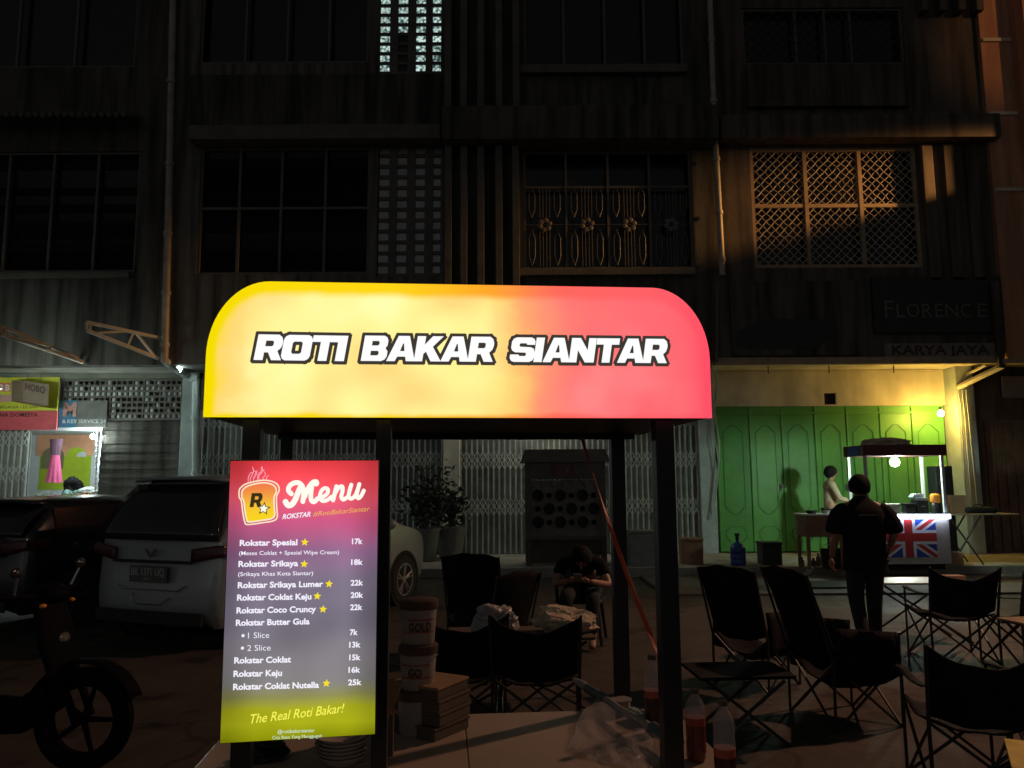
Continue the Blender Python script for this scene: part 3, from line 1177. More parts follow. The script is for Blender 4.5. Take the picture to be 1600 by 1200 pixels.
t = thing('hanging_sign', 'brown box sign reading HOBO hung on two wires before the banner', 'sign', P(47, 632, YU + .4))
Yh = YU + .45
pa, pb_, pc, pd = P(36, 594, Yh), P(77, 601, Yh), P(75, 634, Yh), P(36, 627, Yh)
back = Vector((-.34, .16, .02))
mb = MB()
mb.add([pa, pb_, pc, pd, pa + back, pb_ + back, pc + back, pd + back], [(0, 1, 2, 3), (4, 7, 6, 5), (0, 4, 5, 1), (1, 5, 6, 2), (2, 6, 7, 3), (3, 7, 4, 0)])
mb.build('box', 'sign_brown', t, world=True, bevel=.006)
mb = MB()
write(mb, 'HOBO', pa + Vector((.06, -.004, -.19)), pb_ + Vector((-.07, -.004, -.185)), (0, 0, 1), .13, (0, -.004, 0), .03)
mb.build('lettering', 'letter_dark', t, world=True)
mb = MB()
for q in (40, 62):
    p = P(q, 594, Yh)
    mb.tube([(p.x, Yh + .05, p.z - .02), (p.x, Yh + .05, ZS - .1)], .008, 5)
mb.build('wire', 'iron', t, world=True)

t = thing('shop_sign', 'blue and black sign with a pink letter beside the yellow banner', 'sign', P(150, 668, YL - .08))
mb = MB()
rbox(mb, 92, 626, 121, 668, YL - .06, .03, 0)
mb.build('blue_panel', 'banner_blue', t, world=True)
mb = MB()
rbox(mb, 121.4, 626, 168, 668, YL - .06, .03, 0)
mb.build('dark_panel', 'gate_back', t, world=True)
mb = MB()
write(mb, 'M', P(98, 649, YL - .1), P(119, 649, YL - .1), (0, 0, 1), 19 / FPX * YL, (0, 0, 0), .06)
mb.build('letter', 'pale_pink', t, world=True)
mb = MB()
write(mb, '& KEY SERVICE 24', P(97, 661, YL - .1), P(165, 661, YL - .1), (0, 0, 1), 5.5 / FPX * YL, (0, 0, 0), .02)
mb.build('lettering', 'pale_wall', t, world=True)

# awning brackets over the clothes stall
for (lab, A, B, C, dm) in (('bare steel awning truss beside the rusty downpipe', (132, 515), (250, 528), (247, 560), 0), ('bare steel awning truss further left, above the hanging sign', (-2, 521), (122, 560), (130, 566), 1)):
    y0, y1 = 13.9, 15.42
    p0t, p0b = P(A[0] + 3, A[1] - 12, y0), P(A[0] + 3, A[1] + 1, y0)
    p1t, p1b = P(B[0], B[1], y1), P(C[0], C[1], y1)
    t = thing('awning_truss', lab, 'awning frame', p1b, group='awning trusses')
    mb = MB().tube([p0t, p1t], .035, 8).tube([p0b, p1b], .04, 8)
    mb.build('chord', 'white_paint' if not dm else 'pipe', t, smooth=40, world=True)
    mb = MB().tube([p0t, p0b], .03, 8)
    mb.tube([p0t.lerp(p1t, .05), p0b.lerp(p1b, .05)], .02, 6)
    mb.tube([p0t.lerp(p1t, .62), p0b.lerp(p1b, .55)], .02, 6)
    mb.tube([p0b.lerp(p1b, .1), p0t.lerp(p1t, .55)], .025, 6)
    mb.tube([p0t.lerp(p1t, .65), p0b.lerp(p1b, .96)], .025, 6)
    mb.build('web', 'white_paint' if not dm else 'pipe', t, smooth=40, world=True)

# ------------------------------------------------------------------ lit lamps on the fronts


def bulb(name, label, c, r, m_, cap_m='white_paint', up=True):
    t_ = thing(name, label, 'lamp', c)
    MB().ball((0, 0, 0), r, 12, 8).build('bulb', m_, t_, smooth=60)
    s = 1 if up else -1
    MB().lathe([(r * .5, s * r * .9), (r * .55, s * r * 1.6), (r * .35, s * r * 2.2)], (0, 0, 0), 12).build('socket', cap_m, t_, smooth=40)
    return t_


bulb('wall_lamp', 'glowing warm yellow bulb beside the pale pillar right of the green doors', P(1470, 646, YL - .60), .06, 'bulb_warm')
bulb('shop_lamp', 'small white bulb at the top right of the clothes stall opening', P(145, 682, YL - .1), .045, 'led_white')
t = thing('tube_lamp', 'white lamp under the overhang beside the rusty downpipe', 'lamp', P(279, 573, YU + .35))
MB().ball((0, 0, 0), .05, 12, 8).build('bulb', emit('led_eave', (225, 255, 248), 400), t, smooth=60)
MB().box(-.14, .16, -.05, .05, .055, .085).build('reflector', 'white_paint', t)
t = thing('tube_lamp', 'white tube lamp hanging before the shop banner at the left edge', 'lamp', P(-46, 610, 13.7))
MB().tube([(-.5, 0, 0), (.5, 0, 0)], .02, 8).build('tube', emit('tube_left', (225, 245, 235), 300), t, smooth=60)
MB().box(-.55, .55, -.05, .03, .025, .058).box(-.55, .55, -.05, -.045, -.07, .0248).build('fitting', 'white_paint', t)
t = thing('tube_lamp', 'added white tube lamp under the overhang behind the big lightbox sign', 'lamp', (0.6, YU + .55, ZS - .16))
MB().tube([(-.5, 0, 0), (.5, 0, 0)], .02, 8).build('tube', emit('gate_fill_tube', (235, 235, 215), 185), t, smooth=60)  # unseen tube, added to brighten the gates behind the booth
MB().box(-.55, .55, -.05, .03, .025, .058).box(-.55, .55, -.05, -.045, -.07, .0248).build('fitting', 'white_paint', t)  # street-side skirt added to keep the tube's light off the counter

# ================================================================== THE BREAD BOOTH
BL, BR = P(318, 650, 2.42), P(1112, 655, 2.56)
W = (BR - BL).length
YAW = math.atan2(BR.y - BL.y, BR.x - BL.x)
mid = (BL + BR) / 2
ZB = mid.z
HS = 213 / FPX * 2.49
TZ = 0.70
CP, SP = math.cos(YAW), math.sin(YAW)


def B(x, y, z):
    "booth coordinates to the world"
    return Vector((mid.x + x * CP - y * SP, mid.y + x * SP + y * CP, z))


def sign_material(x_lo, x_hi, z_lo, z_hi):
    "backlit printed film: colours along x, lamp patches from noise, saturated rim"
    m_ = bpy.data.materials.new('sign_film')
    m_.use_nodes = True
    n, L = m_.node_tree.nodes, m_.node_tree.links
    n.remove(n['Principled BSDF'])
    tc = n.new('ShaderNodeTexCoord')
    sx = n.new('ShaderNodeSeparateXYZ')
    L.new(tc.outputs['Object'], sx.inputs[0])

    def noise(scale, det=3.0):
        q = n.new('ShaderNodeTexNoise')
        q.inputs['Scale'].default_value = scale
        q.inputs['Detail'].default_value = det
        L.new(tc.outputs['Object'], q.inputs['Vector'])
        return q.outputs['Fac']

    def math_(op, a, b=None):
        q = n.new('ShaderNodeMath')
        q.operation = op
        for i, v in enumerate((a, b)):
            if v is None:
                continue
            if isinstance(v, (int, float)):
                q.inputs[i].default_value = v
            else:
                L.new(v, q.inputs[i])
        return q.outputs[0]

    def mapr(v, a, b, c, d):
        q = n.new('ShaderNodeMapRange')
        q.interpolation_type = 'SMOOTHSTEP'
        L.new(v, q.inputs[0])
        for i, k in enumerate((a, b, c, d)):
            q.inputs[i + 1].default_value = k
        return q.outputs[0]

    def ramp(v, stops):
        q = n.new('ShaderNodeValToRGB')
        e = q.color_ramp.elements
        while len(e) < len(stops):
            e.new(0.5)
        for i, (p, c) in enumerate(stops):
            e[i].position = p
            e[i].color = lin(c) + (1,)
        L.new(v, q.inputs[0])
        return q.outputs[0]

    def mix(f, a, b):
        q = n.new('ShaderNodeMix')
        q.data_type = 'RGBA'
        L.new(f, q.inputs['Factor'])
        L.new(a, q.inputs['A'])
        L.new(b, q.inputs['B'])
        return q.outputs['Result']

    return m_, n, L, sx, noise, math_, mapr, ramp, mix


bt = thing('food_booth', 'black booth carrying the big glowing lightbox sign, with a pale counter', 'food booth', (mid.x, mid.y, 0), YAW)
hw = W / 2
# sign outline with two round upper corners
rx, rz = hw * .255, HS * .56
poly = [(-hw, 0), (hw, 0)]
for t_ in range(17):
    a = t_ / 16 * PI / 2
    poly.append((hw - rx * .92 + rx * .92 * math.cos(a), HS - rz + rz * math.sin(a)))
for t_ in range(17):
    a = t_ / 16 * PI / 2
    poly.append((-hw + rx * .92 - rx * .92 * math.sin(a), HS - rz + rz * math.cos(a)))
m_, n, L, sx, noise, math_, mapr, ramp, mix = sign_material(0, 0, 0, 0)
xn = math_('ADD', math_('MULTIPLY', sx.outputs[0], 1 / W), .5)
xw = math_('ADD', xn, math_('MULTIPLY', math_('SUBTRACT', noise(3.2, 4), .5), .20))
base = ramp(xw, [(0, (238, 212, 0)), (.03, (240, 212, 0)), (.055, (255, 212, 118)), (.13, (255, 232, 142)), (.32, (255, 238, 144)), (.45, (255, 226, 124)), (.55, (255, 210, 104)), (.60, (255, 186, 104)), (.66, (255, 146, 112)), (.73, (255, 120, 114)), (.86, (255, 104, 112)), (1.0, (255, 84, 100))])
patch = ramp(noise(3.6, 1), [(.34, (255, 212, 126)), (.5, (255, 240, 150)), (.64, (255, 250, 176))])
pf = math_('MULTIPLY', mapr(xw, .06, .14, 0, .9), mapr(xw, .5, .64, 1, 0))
base = mix(pf, base, patch)
glow = ramp(noise(4.0, 2), [(.42, (255, 106, 110)), (.72, (255, 142, 140))])
gf = math_('MULTIPLY', mapr(xw, .66, .76, 0, .6), mapr(xn, .9, .99, 1, 0))
base = mix(gf, base, glow)
rim = ramp(xn, [(0, (238, 214, 0)), (.35, (250, 208, 20)), (.55, (252, 160, 40)), (.68, (252, 96, 80)), (1, (255, 70, 96))])
# distance to the rim from the outline's own shape: rows near the top, the foot and the rounded ends
zc = math_('SUBTRACT', sx.outputs[2], HS * .5)
zr = math_('ABSOLUTE', math_('MULTIPLY', zc, 2 / HS))
nz_ = math_('MULTIPLY', math_('SUBTRACT', noise(5, 2), .5), .16)
rr1 = mapr(math_('ADD', zr, nz_), .91, 1.01, 0, 1)
cxq = math_('DIVIDE', math_('SUBTRACT', math_('ABSOLUTE', sx.outputs[0]), hw - rx * .92), rx * .92)
czq = math_('DIVIDE', math_('SUBTRACT', sx.outputs[2], HS - rz), rz)
cxq = math_('MAXIMUM', cxq, 0.0)
czq = math_('MAXIMUM', czq, 0.0)
rad = math_('SQRT', math_('ADD', math_('MULTIPLY', cxq, cxq), math_('MULTIPLY', czq, czq)))
rr2 = mapr(math_('ADD', rad, nz_), .76, .90, 0, 1)
rfac = math_('MULTIPLY', math_('MAXIMUM', rr1, rr2), mapr(xn, .5, .9, 1, .55))
base = mix(rfac, base, rim)
e_ = n.new('ShaderNodeEmission')
e_.inputs[1].default_value = 1.08
L.new(base, e_.inputs[0])
L.new(e_.outputs[0], n['Material Output'].inputs[0])

lbx = MB().prism([(x * .997, ZB + .002 + z * .995) for x, z in poly], .006, .10).build('lightbox_case', 'black_paint', bt)
face = MB().prism(poly, -.004, .004)
fo = face.build('sign_face', m_, lbx)
fo.location = (0, 0, ZB)
# custom wide slanted capitals for the sign
ST, SH = .30, .27


def glyph(ch):
    "outline and holes in a unit-high box"
    if ch == 'R':
        return 1.06, [[(0, 0), (.36, 0), (.36, .30), (.52, .30), (.70, 0), (1.10, 0), (.88, .36), (1.0, .48), (1.04, .62), (1.04, .74), (.98, .90), (.84, 1), (0, 1)], [(.36, .54), (.36, .76), (.62, .76), (.68, .72), (.68, .58), (.62, .54)]]
    if ch == 'O':
        return 1.16, [[(.18, 0), (.98, 0), (1.10, .06), (1.16, .18), (1.16, .82), (1.10, .94), (.98, 1), (.18, 1), (.06, .94), (0, .82), (0, .18), (.06, .06)], [(.44, .26), (.38, .32), (.38, .68), (.44, .74), (.72, .74), (.78, .68), (.78, .32), (.72, .26)]]
    if ch == 'T':
        return 1.04, [[(.34, 0), (.70, 0), (.70, .74), (1.04, .74), (1.04, 1), (0, 1), (0, .74), (.34, .74)]]
    if ch == 'I':
        return .38, [[(0, 0), (.37, 0), (.37, 1), (0, 1)]]
    if ch == 'B':
        return 1.08, [[(0, 0), (.86, 0), (1.0, .06), (1.07, .18), (1.07, .38), (.96, .51), (1.03, .62), (1.03, .82), (.96, .94), (.84, 1), (0, 1)], [(.36, .22), (.36, .40), (.64, .40), (.70, .36), (.70, .26), (.64, .22)], [(.36, .61), (.36, .79), (.62, .79), (.67, .75), (.67, .65), (.62, .61)]]
    if ch == 'A':
        return 1.18, [[(0, 0), (.36, 0), (.44, .18), (.78, .18), (.84, 0), (1.22, 0), (.84, 1), (.36, 1)], [(.52, .40), (.60, .70), (.64, .70), (.71, .40)]]
    if ch == 'K':
        return 1.14, [[(0, 0), (.36, 0), (.36, .30), (.46, .38), (.72, 0), (1.16, 0), (.72, .58), (1.12, 1), (.66, 1), (.36, .66), (.36, 1), (0, 1)]]
    if ch == 'S':
        return 1.08, [[(0, .30), (0, .16), (.07, .05), (.20, 0), (.88, 0), (1.02, .06), (1.08, .18), (1.08, .40), (1.02, .54), (.88, .60), (.40, .62), (.36, .66), (.36, .72), (.40, .76), (.66, .76), (.70, .70), (1.05, .70), (1.05, .84), (.98, .95), (.85, 1), (.20, 1), (.06, .94), (0, .82), (0, .58), (.06, .46), (.20, .39), (.66, .38), (.70, .34), (.70, .27), (.66, .24), (.42, .24), (.37, .30)]]
    return 1.14, [[(0, 0), (.34, 0), (.34, .50), (.72, 0), (1.12, 0), (1.12, 1), (.78, 1), (.78, .50), (.40, 1), (0, 1)]]


def glyph_mesh(loops, off):
    cu = bpy.data.curves.new('tmp', 'CURVE')
    cu.dimensions = '2D'
    cu.fill_mode = 'BOTH'
    cu.offset = off
    for lp in loops:
        s = cu.splines.new('POLY')
        s.points.add(len(lp) - 1)
        for i, (x, z) in enumerate(lp):
            s.points[i].co = (x, z, 0, 1)
        s.use_cyclic_u = True
    return curve_mesh(cu)


def orient(lp, ccw):
    a = sum(lp[i][0] * lp[(i + 1) % len(lp)][1] - lp[(i + 1) % len(lp)][0] * lp[i][1] for i in range(len(lp)))
    return lp if (a > 0) == ccw else lp[::-1]


def to_sign(px, py):
    "photo pixel on the sign face to booth x, z"
    d = ray(px, py)
    # plane through mid with normal (-sin, cos)
    nx, ny = -SP, CP
    t = ((mid.x - EYE.x) * nx + (mid.y - EYE.y) * ny) / (d.x * nx + d.y * ny)
    q = EYE + d * t
    return ((q.x - mid.x) * CP + (q.y - mid.y) * SP, q.z)


def words(txt, pxa, pya, pxb, pyb, cap):
    """white capitals with a dark rim from base pixel a to base pixel b"""
    x0, z0 = to_sign(pxa, pya)
    x1, z1 = to_sign(pxb, pyb)
    adv = []
    x = 0
    for ch in txt:
        wd, lp = glyph(ch)
        adv.append((x, lp))
        x += wd + (.0 if ch not in 'I' else .03)
    tot = x
    sl = .17
    sxs = (x1 - x0) / (tot + .02)
    for k, (gx, lp) in enumerate(adv):
        lp2 = []
        for i, q in enumerate(lp):
            lp2.append([(u + gx + sl * v, v) for u, v in orient(q, i == 0)])
        for off, mb_, yy in ((0.0, WH, -.0085), (.13, RIM, -.0052)):
            if off:
                vs, fs = [], []
                # rim: the glyph swept by a small disc (outline thickened), as one layer a letter
                for q in lp2:
                    nq = len(q)
                    for i in range(nq):
                        a, b = q[i], q[(i + 1) % nq]
                        ax, az, bx, bz = x0 + a[0] * sxs, a[1] * cap, x0 + b[0] * sxs, b[1] * cap
                        dx, dz = bx - ax, bz - az
                        l = math.hypot(dx, dz)
                        rr = off * cap
                        nx, nz2 = -dz / l * rr, dx / l * rr
                        ex, ez = dx / l * rr * .7, dz / l * rr * .7
                        bzz = lambda xx: z0 + (xx - x0) * (z1 - z0) / (x1 - x0)
                        o = len(vs)
                        for (X_, Z_) in ((ax - ex + nx, az - ez + nz2), (bx + ex + nx, bz + ez + nz2), (bx + ex - nx, bz + ez - nz2), (ax - ex - nx, az - ez - nz2)):
                            vs.append(Vector((X_, yy, Z_ + bzz(X_))))
                        fs.append((o, o + 1, o + 2, o + 3))
                mb_.add(vs, fs)
            else:
                vs, fs = glyph_mesh(lp2, 0)
                mb_.add([Vector((x0 + v.x * sxs, yy, z0 + (z1 - z0) * v.x / tot + v.y * cap)) for v in vs], fs)


WH, RIM = MB(), MB()
capm = 40.5 / FPX * 2.47
words('ROTI', 397, 563, 540, 565, capm)
words('BAKAR', 564, 564.5, 769, 566, capm)
words('SIANTAR', 795, 566, 1040, 568, capm * .985)
M['rim_dark'] = emit('rim_dark', (62, 56, 50), 1.0, False)
M['film_white'] = emit('film_white', (255, 255, 255), 1.0, False)
WH.build('lettering', 'film_white', fo).location = (0, 0, -ZB)
RIM.build('letter_rim', 'rim_dark', fo).location = (0, 0, -ZB)

# frame of the booth
posts = [(.655, .06, .031), (-.665, .06, .028), (-.255, .05, .024), (.665, .80, .029), (-.70, .80, .025)]
for (x, y, h) in posts:
    MB().box(x - h, x + h, y - h, y + h, 0, ZB - .002).build('post', 'black_paint', bt, bevel=.004)
MB().box(-.79, .79, .012, .875, ZB - .0, ZB + .035).build('roof', 'black_paint', bt, bevel=.004)
MB().box(-.74, .74, .80, .845, ZB - .022, ZB - .002).build('rail', 'black_paint', bt)
ct = MB()
ct.box(-.86, .02, -.30, .77, TZ - .03, TZ)
ct.box(.023, .86, -.30, .77, TZ - .03, TZ)
ct.build('counter_top', 'counter', bt, bevel=.003)
MB().box(-.82, .82, -.24, -.20, .05, TZ - .032).build('front_panel', 'black_paint', bt)
MB().box(-.82, .82, .70, .74, .05, TZ - .032).build('back_panel', 'black_paint', bt)

# ------------------------------------------------------------------ menu lightbox
C00, C10, C11, C01 = P(362, 720, 2.30), P(592, 720, 2.37), P(585, 1146, 2.37), P(343, 1161, 2.30)
# one flat board through these corners
mo = (C00 + C10 + C11 + C01) / 4
ex = ((C10 - C00) + (C11 - C01)).normalized()
ez = ((C00 - C01) + (C10 - C11))
ez = (ez - ex * ez.dot(ex)).normalized()
ey = ez.cross(ex)                 # away from the camera
MW = ((C10 - C00).length + (C11 - C01).length) / 2
MH = ((C00 - C01).length + (C10 - C11).length) / 2
mn = thing('menu_board', 'glowing upright menu lightbox on the left booth post', 'menu board', mo - ez * MH / 2)
mn.rotation_euler = Matrix((ex, ey, ez)).transposed().to_euler()
bpy.context.view_layer.update()


def UV(px, py, lift=0.0):
    "photo pixel on the board to board coordinates (x, y, z), z up from its foot"
    d = ray(px, py)
    t = (mo - EYE).dot(ey) / d.dot(ey)
    q = EYE + d * t - (mo - ez * MH / 2)
    return Vector((q.dot(ex), -.006 - lift, q.dot(ez)))


m_, n, L, sx, noise, math_, mapr, ramp, mix = sign_material(0, 0, 0, 0)
zn = math_('MULTIPLY', sx.outputs[2], 1 / MH)
zw = math_('ADD', zn, math_('MULTIPLY', math_('SUBTRACT', noise(4, 2), .5), .07))
base = ramp(zw, [(0, (140, 145, 10)), (.05, (176, 180, 26)), (.10, (172, 174, 32)), (.145, (142, 140, 84)), (.20, (134, 130, 130)), (.40, (122, 116, 130)), (.56, (124, 112, 132)), (.67, (146, 104, 140)), (.78, (206, 90, 134)), (.86, (240, 92, 110)), (.94, (244, 74, 84)), (1, (222, 60, 68))])
dim = ramp(noise(5, 1), [(.3, (168, 168, 168)), (.7, (255, 255, 255))])
vx = mapr(math_('ABSOLUTE', sx.outputs[0]), MW * .26, MW * .5, 1.0, .62)
e_ = n.new('ShaderNodeEmission')
q = n.new('ShaderNodeMix')
q.data_type = 'RGBA'
q.blend_type = 'MULTIPLY'
q.inputs['Factor'].default_value = .55
L.new(base, q.inputs['A'])
L.new(dim, q.inputs['B'])
L.new(q.outputs['Result'], e_.inputs[0])
L.new(math_('MULTIPLY', vx, 1.24), e_.inputs[1])
L.new(e_.outputs[0], n['Material Output'].inputs[0])
h2 = MW / 2
cs = MB().box(-h2 - .003, h2 + .003, 0, .035, -.003, MH + .003).build('case', 'black_paint', mn, bevel=.003)
mf = MB().box(-h2, h2, -.004, -.001, 0, MH).build('menu_face', m_, cs)
M['film_pale'] = emit('film_pale', (246, 243, 255), 1.0, False)
M['film_star'] = emit('film_star', (250, 225, 40), 1.0, False)
M['film_yellow'] = emit('film_yellow', (250, 246, 90), 1.0, False)
M['film_gold'] = emit('film_gold', (240, 180, 84), 1.0, False)
M['film_teal'] = emit('film_teal', (216, 240, 214), 1.0, False)
M['film_pink'] = emit('film_pink', (250, 160, 176), 1.0, False)
M['film_cream'] = emit('film_cream', (252, 232, 196), 1.0, False)
M['film_dark'] = emit('film_dark', (58, 50, 22), 1.0, False)
M['film_menu'] = emit('film_menu', (255, 252, 240), 1.0, False)
txt = MB()
pxm = 2.33 / FPX
rows = [('Rokstar Spesial', 375, 852.5, 465, 851.3, 8.4, .032), ('17k', 550, 849.8, 566.5, 849.4, 8.0, .03),
        ('(Meses Coklat + Spesial Wipe Cream)', 374, 867.2, 530, 865.4, 5.8, .008),
        ('Rokstar Srikaya', 373, 885.3, 466, 884, 8.4, .032), ('18k', 548.7, 882.2, 567, 881.8, 8.0, .03),
        ('(Srikaya Khas Kota Siantar)', 372.5, 899.8, 489.5, 898, 5.8, .008),
        ('Rokstar Srikaya Lumer', 372, 918.4, 505, 916.2, 8.4, .032), ('22k', 548, 914.4, 567.5, 914, 8.0, .03),
        ('Rokstar Coklat Keju', 370.8, 937.8, 486.8, 935.8, 8.4, .032), ('20k', 548, 933.6, 567.5, 933.2, 8.0, .03),
        ('Rokstar Coco Cruncy', 370, 957.8, 494, 955.4, 8.4, .032), ('22k', 547.2, 952.6, 566.4, 952.2, 8.0, .03),
        ('Rokstar Butter Gula', 369, 977, 484, 974.6, 8.4, .032),
        ('1 Slice', 388, 996.8, 421, 996, 8.4, -.004), ('7k', 546.7, 991.6, 559, 991.3, 8.0, .03),
        ('2 Slice', 386.8, 1016.4, 423.2, 1015.6, 8.4, -.004), ('13k', 545.7, 1011, 563.4, 1010.6, 8.0, .03),
        ('Rokstar Coklat', 366.4, 1035.8, 455, 1034, 8.4, .032), ('15k', 545.7, 1030.8, 563.4, 1030.4, 8.0, .03),
        ('Rokstar Keju', 365.3, 1056.6, 441, 1055, 8.4, .032), ('16k', 544.6, 1050.2, 563, 1049.8, 8.0, .03),
        ('Rokstar Coklat Nutella', 364.7, 1077, 498.6, 1073.6, 8.4, .032), ('25k', 544, 1069.8, 565, 1069.2, 8.0, .03)]
for (s_, a, b, c, d, cp, bo) in rows:
    write(txt, s_, UV(a, b), UV(c, d), (0, 0, 1), cp * pxm, (0, 0, 0), bo)
for (a, b) in ((380.3, 992.6), (379.4, 1012)):
    c = UV(a, b)
    txt.add([c + Vector((.0044 * math.cos(k * PI / 6), 0, .0044 * math.sin(k * PI / 6))) for k in range(12)], [tuple(range(12))])
write(txt, 'ROKSTAR', UV(441.5, 811), UV(485.5, 806.8), (0, 0, 1), 7.2 * pxm, (0, 0, 0), .025, .25)
txt.build('lettering', 'film_pale', mf)
g_ = MB()
write(g_, '#RotiBakarSiantar', UV(489.5, 806.6), UV(578, 798), (0, 0, 1), 7.2 * pxm, (0, 0, 0), .0, .25)
g_.build('hashtag', 'film_gold', mf)
g_ = MB()
write(g_, 'The Real Roti Bakar!', UV(391.5, 1129.8), UV(538, 1112), (0, 0, 1), 13 * pxm, (0, 0, 0), .005, .25)
g_.build('slogan', 'film_yellow', mf)
g_ = MB()
write(g_, '@rotibakarsiantar', UV(434, 1145), UV(492, 1142.6), (0, 0, 1), 5 * pxm, (0, 0, 0), .0)
write(g_, 'Cita Rasa Yang Menggugah', UV(426, 1154), UV(503, 1151), (0, 0, 1), 4.6 * pxm, (0, 0, 0), -.004)
g_.build('contact_line', 'film_teal', mf)
g_ = MB()
for (a, b) in ((476.5, 847), (475.6, 881), (514.4, 912), (496, 931), (505, 951.4), (510.3, 1067)):
    c = UV(a, b)
    g_.add([c + Vector((x, 0, z)) for x, z in star_poly(0, 0, 6.2 * pxm, .08, .45)], [tuple(range(10))])
g_.build('star', 'film_star', mf)
# brush lettered heading
g_ = MB()
mz = lambda x, y: UV(430 + x / 10, 720 + y / 10, .0)
for pts, wd in (([(255, 515), (212, 465), (225, 400), (290, 350), (370, 345), (425, 395), (448, 480), (445, 560), (435, 635)], 76),
                ([(165, 640), (205, 695), (265, 680), (320, 600), (355, 510), (395, 420)], 88),
                ([(645, 325), (600, 330), (545, 385), (500, 470), (465, 560)], 72), ([(640, 350), (640, 345)], 100),
                ([(575, 400), (562, 500), (565, 610), (610, 640), (665, 590)], 72),
                ([(660, 600), (745, 565), (815, 510), (825, 445), (770, 430), (720, 480), (700, 570), (740, 625), (810, 615), (885, 560)], 60),
                ([(905, 615), (935, 500), (960, 400)], 66), ([(930, 520), (985, 430), (1045, 400), (1055, 460), (1035, 560), (1065, 605), (1125, 570)], 62),
                ([(1190, 375), (1160, 480), (1150, 560), (1190, 590), (1250, 545), (1290, 450), (1315, 365)], 62), ([(1300, 420), (1275, 540), (1300, 585), (1345, 545), (1385, 465)], 60)):
    stroke(g_, pts, wd, mz)
go = g_.build('heading', 'film_menu', mf)
# toast emblem
bx = lambda x, y: UV(360 + x / 10.91, 720 + y / 10.91)


def outline(pts, wd, mb_, lift):
    stroke(mb_, pts + [pts[0]], wd, lambda x, y: bx(x, y) + Vector((0, -lift, 0)))


toast = [(200, 560), (215, 500), (290, 435), (420, 395), (560, 375), (680, 390), (765, 440), (790, 520), (760, 590), (748, 650), (755, 800), (760, 930), (700, 985), (560, 1010), (330, 1040), (285, 1000), (255, 850), (235, 690), (205, 630)]
mt_, n, L, sx, noise, math_, mapr, ramp, mix = sign_material(0, 0, 0, 0)
mt_.name = 'film_toast'
zb_, zt_ = bx(480, 1040).z, bx(480, 375).z
zz_ = mapr(sx.outputs[2], zb_, zt_, 0, 1)
e_ = n.new('ShaderNodeEmission')
L.new(ramp(zz_, [(0, (250, 214, 30)), (.45, (246, 190, 60)), (1, (242, 128, 74))]), e_.inputs[0])
L.new(e_.outputs[0], n['Material Output'].inputs[0])
mt_.cycles.emission_sampling = 'NONE'
g_ = MB()
g_.add([bx(*p) + Vector((0, -.001, 0)) for p in toast], [tuple(range(len(toast)))])
g_.build('toast_fill', mt_, mf)
g_ = MB()
outline(toast, 26, g_, .0016)
big = [((x - 490) * 1.16 + 490, (y - 700) * 1.13 + 700) for x, y in toast]
outline(big, 24, g_, .0016)
g_.build('toast_outline', 'film_cream', mf)
g_ = MB()
for pts in ([(310, 350), (315, 280), (350, 210), (400, 190), (385, 110)], [(350, 350), (350, 290), (385, 230), (405, 170), (440, 200), (415, 290)], [(405, 340), (400, 290), (440, 240), (460, 170)], [(470, 340), (480, 230), (530, 180), (540, 100), (560, 170), (580, 150)],
            [(500, 330), (490, 260), (560, 180)], [(580, 330), (560, 290), (600, 250), (590, 190)], [(620, 330), (620, 290), (650, 250)]):
    stroke(g_, pts, 15, lambda x, y: bx(x, y) + Vector((0, -.001, 0)))
g_.build('flame_line', 'film_pink', mf)
g_ = MB()
vs, fs = glyph_mesh([orient([(a, b) for a, b in lp], i == 0) for i, lp in enumerate(glyph('R')[1])], 0)
p0 = bx(335, 790)
s_ = (bx(335, 550).z - p0.z)
g_.add([p0 + Vector(((v.x * .80 + v.y * .12) * s_ * .95, -.0022, v.y * s_)) for v in vs], fs)
c = bx(575, 815)
g_.add([c + Vector((x, -.0024, z)) for x, z in star_poly(0, 0, .020, .1, .45)], [tuple(range(10))])
g_.build('emblem_letter', 'film_dark', mf)
g_ = MB()
g_.add([c + Vector((x, -.0032, z)) for x, z in star_poly(0, 0, .0135, .1, .5)], [tuple(range(10))])
g_.build('emblem_star', 'film_menu', mf)

# ------------------------------------------------------------------ things on the counter


def on_counter(px, py):
    return G(px, py, TZ)


def bottle(name, label, loc, h, r, fill, split=.52, rz=0.0, cap='bottle_clear', group='bottles of red drink on the counter'):
    t_ = thing(name, label, 'bottle', loc, rz, group)
    e = h * split
    ob = MB().lathe([(r * .86, .0), (r, .012), (r, e * .45), (r * .95, e * .5), (r, e * .55), (r, e)], (0, 0, 0), 18).build('drink', fill, t_, smooth=50)
    MB().lathe([(r * 1.006, e - .022), (r * 1.006, e + .002)], (0, 0, 0), 18).build('drink_surface', 'liquid_band', t_, smooth=50)
    MB().lathe([(r, e + .003), (r * .97, e + h * .12), (r * .98, h * .74), (r * .75, h * .84), (r * .42, h * .90), (r * .40, h * .95)], (0, 0, 0), 18).build('bottle_shell', 'clear_bottle', t_, smooth=50)
    MB().lathe([(r * .46, h * .945), (r * .47, h)], (0, 0, 0), 16).build('cap', cap, t_, smooth=50)
    return t_


